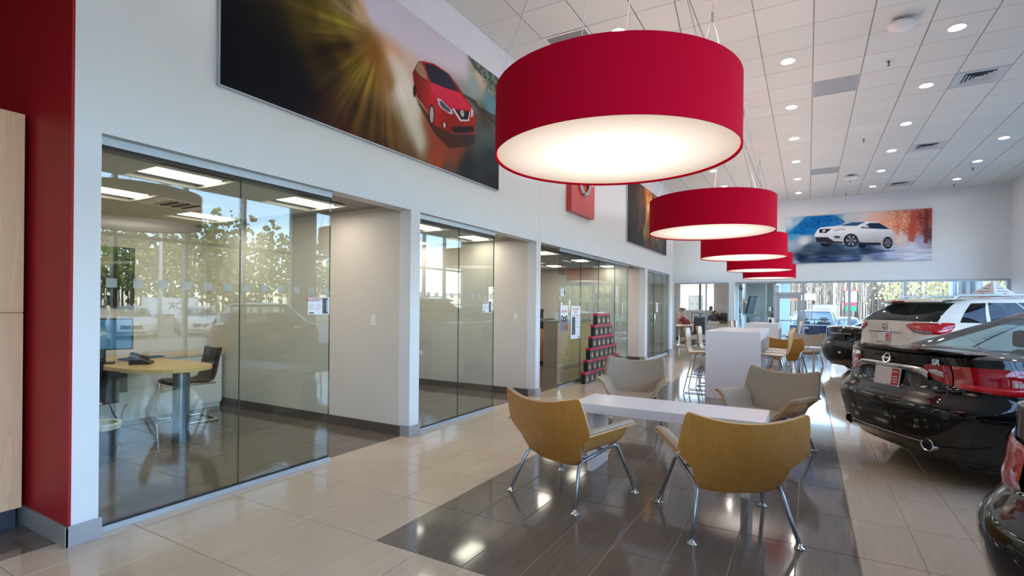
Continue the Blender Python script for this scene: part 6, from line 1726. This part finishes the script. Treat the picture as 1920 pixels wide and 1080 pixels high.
# darker second row
dk, sd_ = sedan('dark_sedan', 'dark sedan in the second outside row, first behind the white sedans', 'car', 0, 0, M['paint_blue'])
place(dk, 27.2, 3.0, PI + .42)
for i, (x, y) in enumerate(((27.3, 6.4), (27.1, 9.7), (27.2, 13.4))):
    place(dup(dk, label='dark sedan in the second outside row, %s behind the white sedans' % ORD[i + 1]), x, y, PI + .42)
def light_pole(x, y, h, label, lean=0):
    t = thing('light_pole', label, 'pole', (x, y, GZ), group='parking lot light poles')
    bm = nb(); tube(bm, [(0, 0, .6), (lean, 0, h)], [.10, .07], 10); done('pole', bm, M['trim_white'], t, smooth=True)
    bm = nb(); lathe(bm, [(0, 0), (.3, 0), (.3, .6), (0, .6)], 16, cap=False); done('concrete_base', bm, M['asphalt'], t)
    bm = nb(); box(bm, lean - .9, -.15, h, lean - .1, .15, h + .12); box(bm, lean + .1, -.15, h, lean + .9, .15, h + .12); tube(bm, [(lean - .3, 0, h + .03), (lean + .3, 0, h + .03)], .05, 6); done('lamp_heads', bm, M['trim_white'], t)
light_pole(30.5, 11.6, 7.2, 'white light pole outside the side windows, mirrored in the first office pane')
light_pole(24.5, 15.5, 8.2, 'white light pole outside the side windows, mirrored in the second office pane')
light_pole(38, 8.2, 6.5, 'thin far pole beyond the outside road')
t = thing('lot_banner', 'white banner with black letters beyond the outside parking row', 'banner', (26.3, 17.0, GZ))
done('sheet', bx(-.03, -1.6, .9, .03, 1.6, 1.9), M['paper'], t); text_obj('lettering', 'FOR', .6, M['ink_black'], t, frame_M((-.035, .4, 1.4), (0, -1, 0), (0, 0, 1)))
for y in (-1.5, 1.5): done('post', bx(-.04, y - .04, 0, .04, y + .04, 2.0), M['alu'], t)
t = thing('orange_excavator', 'small orange machine parked beyond the outside road', 'machine', (46, 12.0, GZ))
done('cab', bx(-.8, -.8, .9, .6, .8, 2.4, bev=.1), pm('orange_paint', lin(226, 104, 40), .4), t); done('track', bx(-1.4, -1.1, 0, 1.4, 1.1, .8, bev=.2), M['rubber'], t)
bm = nb(); tube(bm, [(0, .6, 1.6), (-.2, 2.6, 3.0), (-.2, 4.0, 1.4)], .16, 6); done('boom', bm, bpy.data.materials['orange_paint'], t)
# tree belts: too many to count, one object each, with real trunks and leaf clumps
def treebelt(name, x0, x1, y0, y1, n, hmin, hmax, leafy, mat_leaf, seed, label, zg=GZ):
    rng = random.Random(seed); bt = nb(); V = []; F = []
    ico = nb(); bmesh.ops.create_icosphere(ico, subdivisions=1, radius=1); iv = np.array([v.co[:] for v in ico.verts]); fi = np.array([[v.index for v in f.verts] for f in ico.faces]); ico.free()
    nr = np.random.RandomState(seed); nv = 0
    for k in range(n):
        x, y = rng.uniform(x0, x1), rng.uniform(y0, y1); h = rng.uniform(hmin, hmax)
        tube(bt, [(x, y, zg), (x + rng.uniform(-.3, .3), y + rng.uniform(-.3, .3), zg + h)], [.04 + h * .004, .012], 4, caps=False)
        for b_ in range(16 if not leafy else 5):
            z = zg + h * rng.uniform(.3, .97); a = rng.uniform(0, 6.28); l = h * rng.uniform(.06, .16)
            tube(bt, [(x, y, z), (x + l * math.cos(a), y + l * math.sin(a), z + l * 1.3)], [.028, .008], 3, caps=False)
        for q in range(rng.randint(46, 66) if leafy else rng.randint(0, 3)):
            f = rng.uniform(.12, 1) if leafy == 2 else rng.uniform(.3, 1.02)
            wd = .22 * (1.1 - f) if leafy == 2 else .2 * math.sin(min(1, (f - .2) / .8) * PI) + .03
            a = rng.uniform(0, 6.28); l = h * wd * math.sqrt(rng.random()); rad = h * rng.uniform(.010, .026)
            c = np.array([x + l * math.cos(a), y + l * math.sin(a), zg + h * f])
            V.append(c + iv * rad * nr.uniform(.5, 1.5, (len(iv), 1))); F.append(fi + nv); nv += len(iv)
    t = thing(name, label, 'trees', (0, 0, 0)); t['kind'] = 'stuff'
    stuff(done('trunks', bt, M['bark'], t))
    me = bpy.data.meshes.new('leaf_clumps'); me.from_pydata(np.concatenate(V).tolist(), [], np.concatenate(F).tolist()); stuff(link('leaf_clumps', me, t, mat_leaf))
M['bark'] = pm('grey_bark', lin(150, 138, 122), .9, var=.2, scale=6)
M['leaf_olive'] = pm('spring_leaves', lin(158, 156, 100), .85, var=.35, scale=1.2, coord='World')
M['leaf_dark'] = pm('pine_leaves', lin(84, 98, 60), .85, var=.3, scale=1.2, coord='World')
M['leaf_brown'] = pm('budding_twigs', lin(164, 146, 118), .9, var=.25, scale=1.2, coord='World')
treebelt('tree_belt', 50, 63, -20, 60, 230, 7, 12.5, 1, M['leaf_olive'], 3, 'belt of olive spring trees beyond the road outside the side windows')
treebelt('pine_belt', 67, 76, -20, 60, 90, 9, 15, 2, M['leaf_dark'], 4, 'dark pines standing behind the spring trees outside the side windows')
treebelt('bare_wood', -18, 40, 92, 120, 1700, 8, 13, 0, M['leaf_brown'], 5, 'bare grey wood beyond the far windows', -.5)
treebelt('green_trees', 9, 42, 80, 88, 90, 4, 10, 1, M['leaf_olive'], 6, 'green trees before the bare wood, beyond the far windows', -.5)
# ------------------------------------------------------------------ outside the far windows
pk = car_empty('pickup_truck', 'dark blue pickup truck with a sign board, parked outside the exit door', 'truck', 0, 0, 0)
LVP = [(.45, .12, .1, .92), (.55, .02, .05, .97), (.62, .0, .0, .985), (.70, .03, .0, .99), (.78, .08, .02, .995), (.95, .09, .05, 1.0), (1.15, .09, .1, .99), (1.22, .10, .12, .97)]
sp = make_shape(5.6, .95, LVP, [(-.1, 1.22), (2.0, 1.22), (2.3, 1.2), (4.2, 1.14), (5.2, 1.06), (5.7, .98)], Ar=.3, Af=.7, n=6, zb=.42, wheels=(1.15, 4.5), rw=.39, zsplit=.62); sp.crown = .2
build_body(sp, M['paint_blue'], pk); done('underbody', bx(.4, -.75, .3, 5.0, .75, .6), M['dark'], pk)
greenhouse(sp, dict(xr0=1.85, xr1=2.05, xf0=4.2, xf1=3.3, w0=.84, w1=.68, z1=lambda x: 1.76 - .03 * (x - 2.6) ** 2, rq=.92, fq=.8, side=[1.05, 1.5, 1.52, 1.95]), M['paint_blue'], pk, M['glass_car'], M['glass_car'], M['glass_car'])
seats(pk, (2.5,), 1.35)
for xw in sp.wheels:
    for sd in (1, -1): wheel(pk, xw, sd * .82, .39, .25, M['alu'], sd)
patch(sp, 'tail_lamp', [(q_of_y(sp, .86, 1.0), .86, 1.18), (q_of_y(sp, .935, 1.0), .86, 1.18), (1.0, .86, 1.18), (1.02, .87, 1.17)], M['tail_red'], pk, off=.01)
patch(sp, 'chrome_bumper', [(0, .52, .68), (q_of_y(sp, .9, .6), .52, .68), (1.0, .53, .68)], M['chrome'], pk, off=.04, thick=.01)
emblem(pk, sp.fx(1.08) - .006, 1.09, .06); plate(pk, sp.fx(.6) - .06, .6, 0)
o = done('plate_sticker', bx(0, -.1, -.04, .004, .1, .04), M['plate_red'], pk); o.matrix_local = Matrix.Translation((sp.fx(.6) - .056, -.32, .6))
text_obj('badge', '4x4', .12, M['alu'], pk, frame_M((sp.fx(.9) - .008, -.55, .88), (0, -1, 0), (0, 0, 1)), extrude=.003)
place(pk, -.05, 23.9, 1.46, -.5)
bl_, sb = crossover('dark_crossover', 'dark blue crossover parked outside the third far window', 'car', 0, 0, M['paint_blue'], rear=M['glass_car'])
place(bl_, 2.55, 25.0, 1.35, -.5)
sv, ss = sedan('silver_sedan', 'silver sedan facing the far windows between the pickup and the crossover', 'car', 0, 0, M['paint_silver'])
sw = ss
patch(ss, 'headlamp', [(q_front(.55, .68), .64, .70), (q_front(.75, .68), .64, .73), (q_front(.86, .68), .66, .75), (2.05, .70, .77)], M['head_clear'], sv, off=.012)
patch(ss, 'grille', [(2.999, .46, .62), (q_front(.38, .55), .46, .63)], M['trim_black'], sv, off=.008)
place(sv, 2.05, 37.0, -PI / 2 - .1, -.5)
lb, s_ = sedan('blue_sedan', 'light blue sedan parked outside left of the pickup, seen through the door', 'car', 0, 0, M['paint_silver'])
place(lb, -1.7, 30.5, 1.3, -.5)
t = thing('dealer_board', 'grey sign board on a stand behind the pickup outside', 'sign', (.75, 31.0, -.5))
done('board', bx(-.55, -.03, 1.35, .55, .03, 2.1), M['greypanel'], t); done('print', bx(-.4, -.035, 1.6, .2, -.03, 1.9), M['ink_grey'], t); done('post', bx(-.05, -.03, 0, .05, .03, 1.35), M['alu'], t)
# restaurant pylon with arches
t = thing('pylon_sign', 'tall roadside pylon sign with pale arches, red and green panels, beyond the far windows', 'sign', (4.35, 72, -.5))
t.scale = (.48, .48, .48)
for x in (-1.3, 1.3): done('post', bx(x - .12, -.12, 0, x + .12, .12, 8.4), M['black_plastic'], t)
for z0, z1, m_ in ((6.4, 8.2, 'paper'), (5.6, 6.3, 'paper'), (4.8, 5.5, 'plate_red'), (3.4, 4.7, 'green_panel')):
    if m_ not in M: M[m_] = pm(m_, lin(30, 120, 78), .5)
    done('panel', bx(-1.15, -.1, z0, 1.15, .1, z1), M[m_], t)
done('cap', bx(-1.5, -.15, 8.3, 1.5, .15, 8.6), pm('maroon_cap', lin(150, 70, 60), .5), t)
bm = nb()
for s in (-1, 1): tube(bm, [(s * (.62 + .58 * math.cos(a)), 0, 8.6 + 2.3 * math.sin(a)) for a in [PI * k / 14 for k in range(15)]], .15, 6)
done('arches', bm, pm('pale_arch', lin(240, 196, 110), .4), t)
light_pole(1.95, 52, 12, 'white light pole seen through the second far window'); light_pole(9.2, 60, 9, 'white light pole far off through the third far window')
light_pole(13.2, 62, 10, 'white light pole far off through the fourth far window')
t = thing('orange_board', 'orange and white board on posts beyond the pickup outside', 'sign', (-.7, 62, -.5))
t.scale = (.5, .5, .66)
done('board_left', bx(-2.4, -.05, 4.2, .2, .05, 5.2), bpy.data.materials['orange_paint'], t); done('board_right', bx(.2, -.05, 4.2, 2.8, .05, 5.2), M['paper'], t)
for x in (-2.2, 2.6): done('post', bx(x - .08, -.04, 0, x + .08, .04, 4.2), M['black_plastic'], t)
strip_ground('road_far', -40, 50, 66, 82, -.2, bpy.data.materials['pale_road'])
# neighbouring building and its windows, seen through the manager's window and exit door
t = thing('neighbour_building', 'pale cream building with a row of dark framed windows beyond the far office', 'building', (-9.5, 44, -.22))
done('wall', bx(-14, 0, 0, 7.6, 10, 4.6), pm('cream_render', lin(226, 212, 190), .8, var=.04, coord='World'), t); done('fascia', bx(-14.2, -.3, 3.4, 7.8, .0, 4.7), pm('tan_fascia', lin(214, 186, 150), .8), t)
for k in range(8):
    f = done('window', bx(-9 + k * 2.0, -.08, .9, -7.9 + k * 2.0, .02, 2.6), M['base_brown'], t); done('pane', bx(-8.92 + k * 2.0, -.1, .98, -7.98 + k * 2.0, -.08, 2.52), M['glass_clear'], f)
# round column beside the far right bay
t = structure(done('column_outside', lathe(nb(), [(0, -.2), (.40, -.2), (.40, 4.2), (0, 4.2)], 40, (4.02, 19.75, 0), cap=False), pm('grey_clad_column', lin(132, 148, 160), .4, metal=.2, var=.03), None)); smooth_by_angle(t)
w = structure(done('trim_5', bx(5.0, 21.5, 1.9, 9, 21.56, 1.96), M['alu'])); structure(done('trim_6', bx(5.0, 21.5, 1.4, 9, 21.56, 1.46), M['alu']))
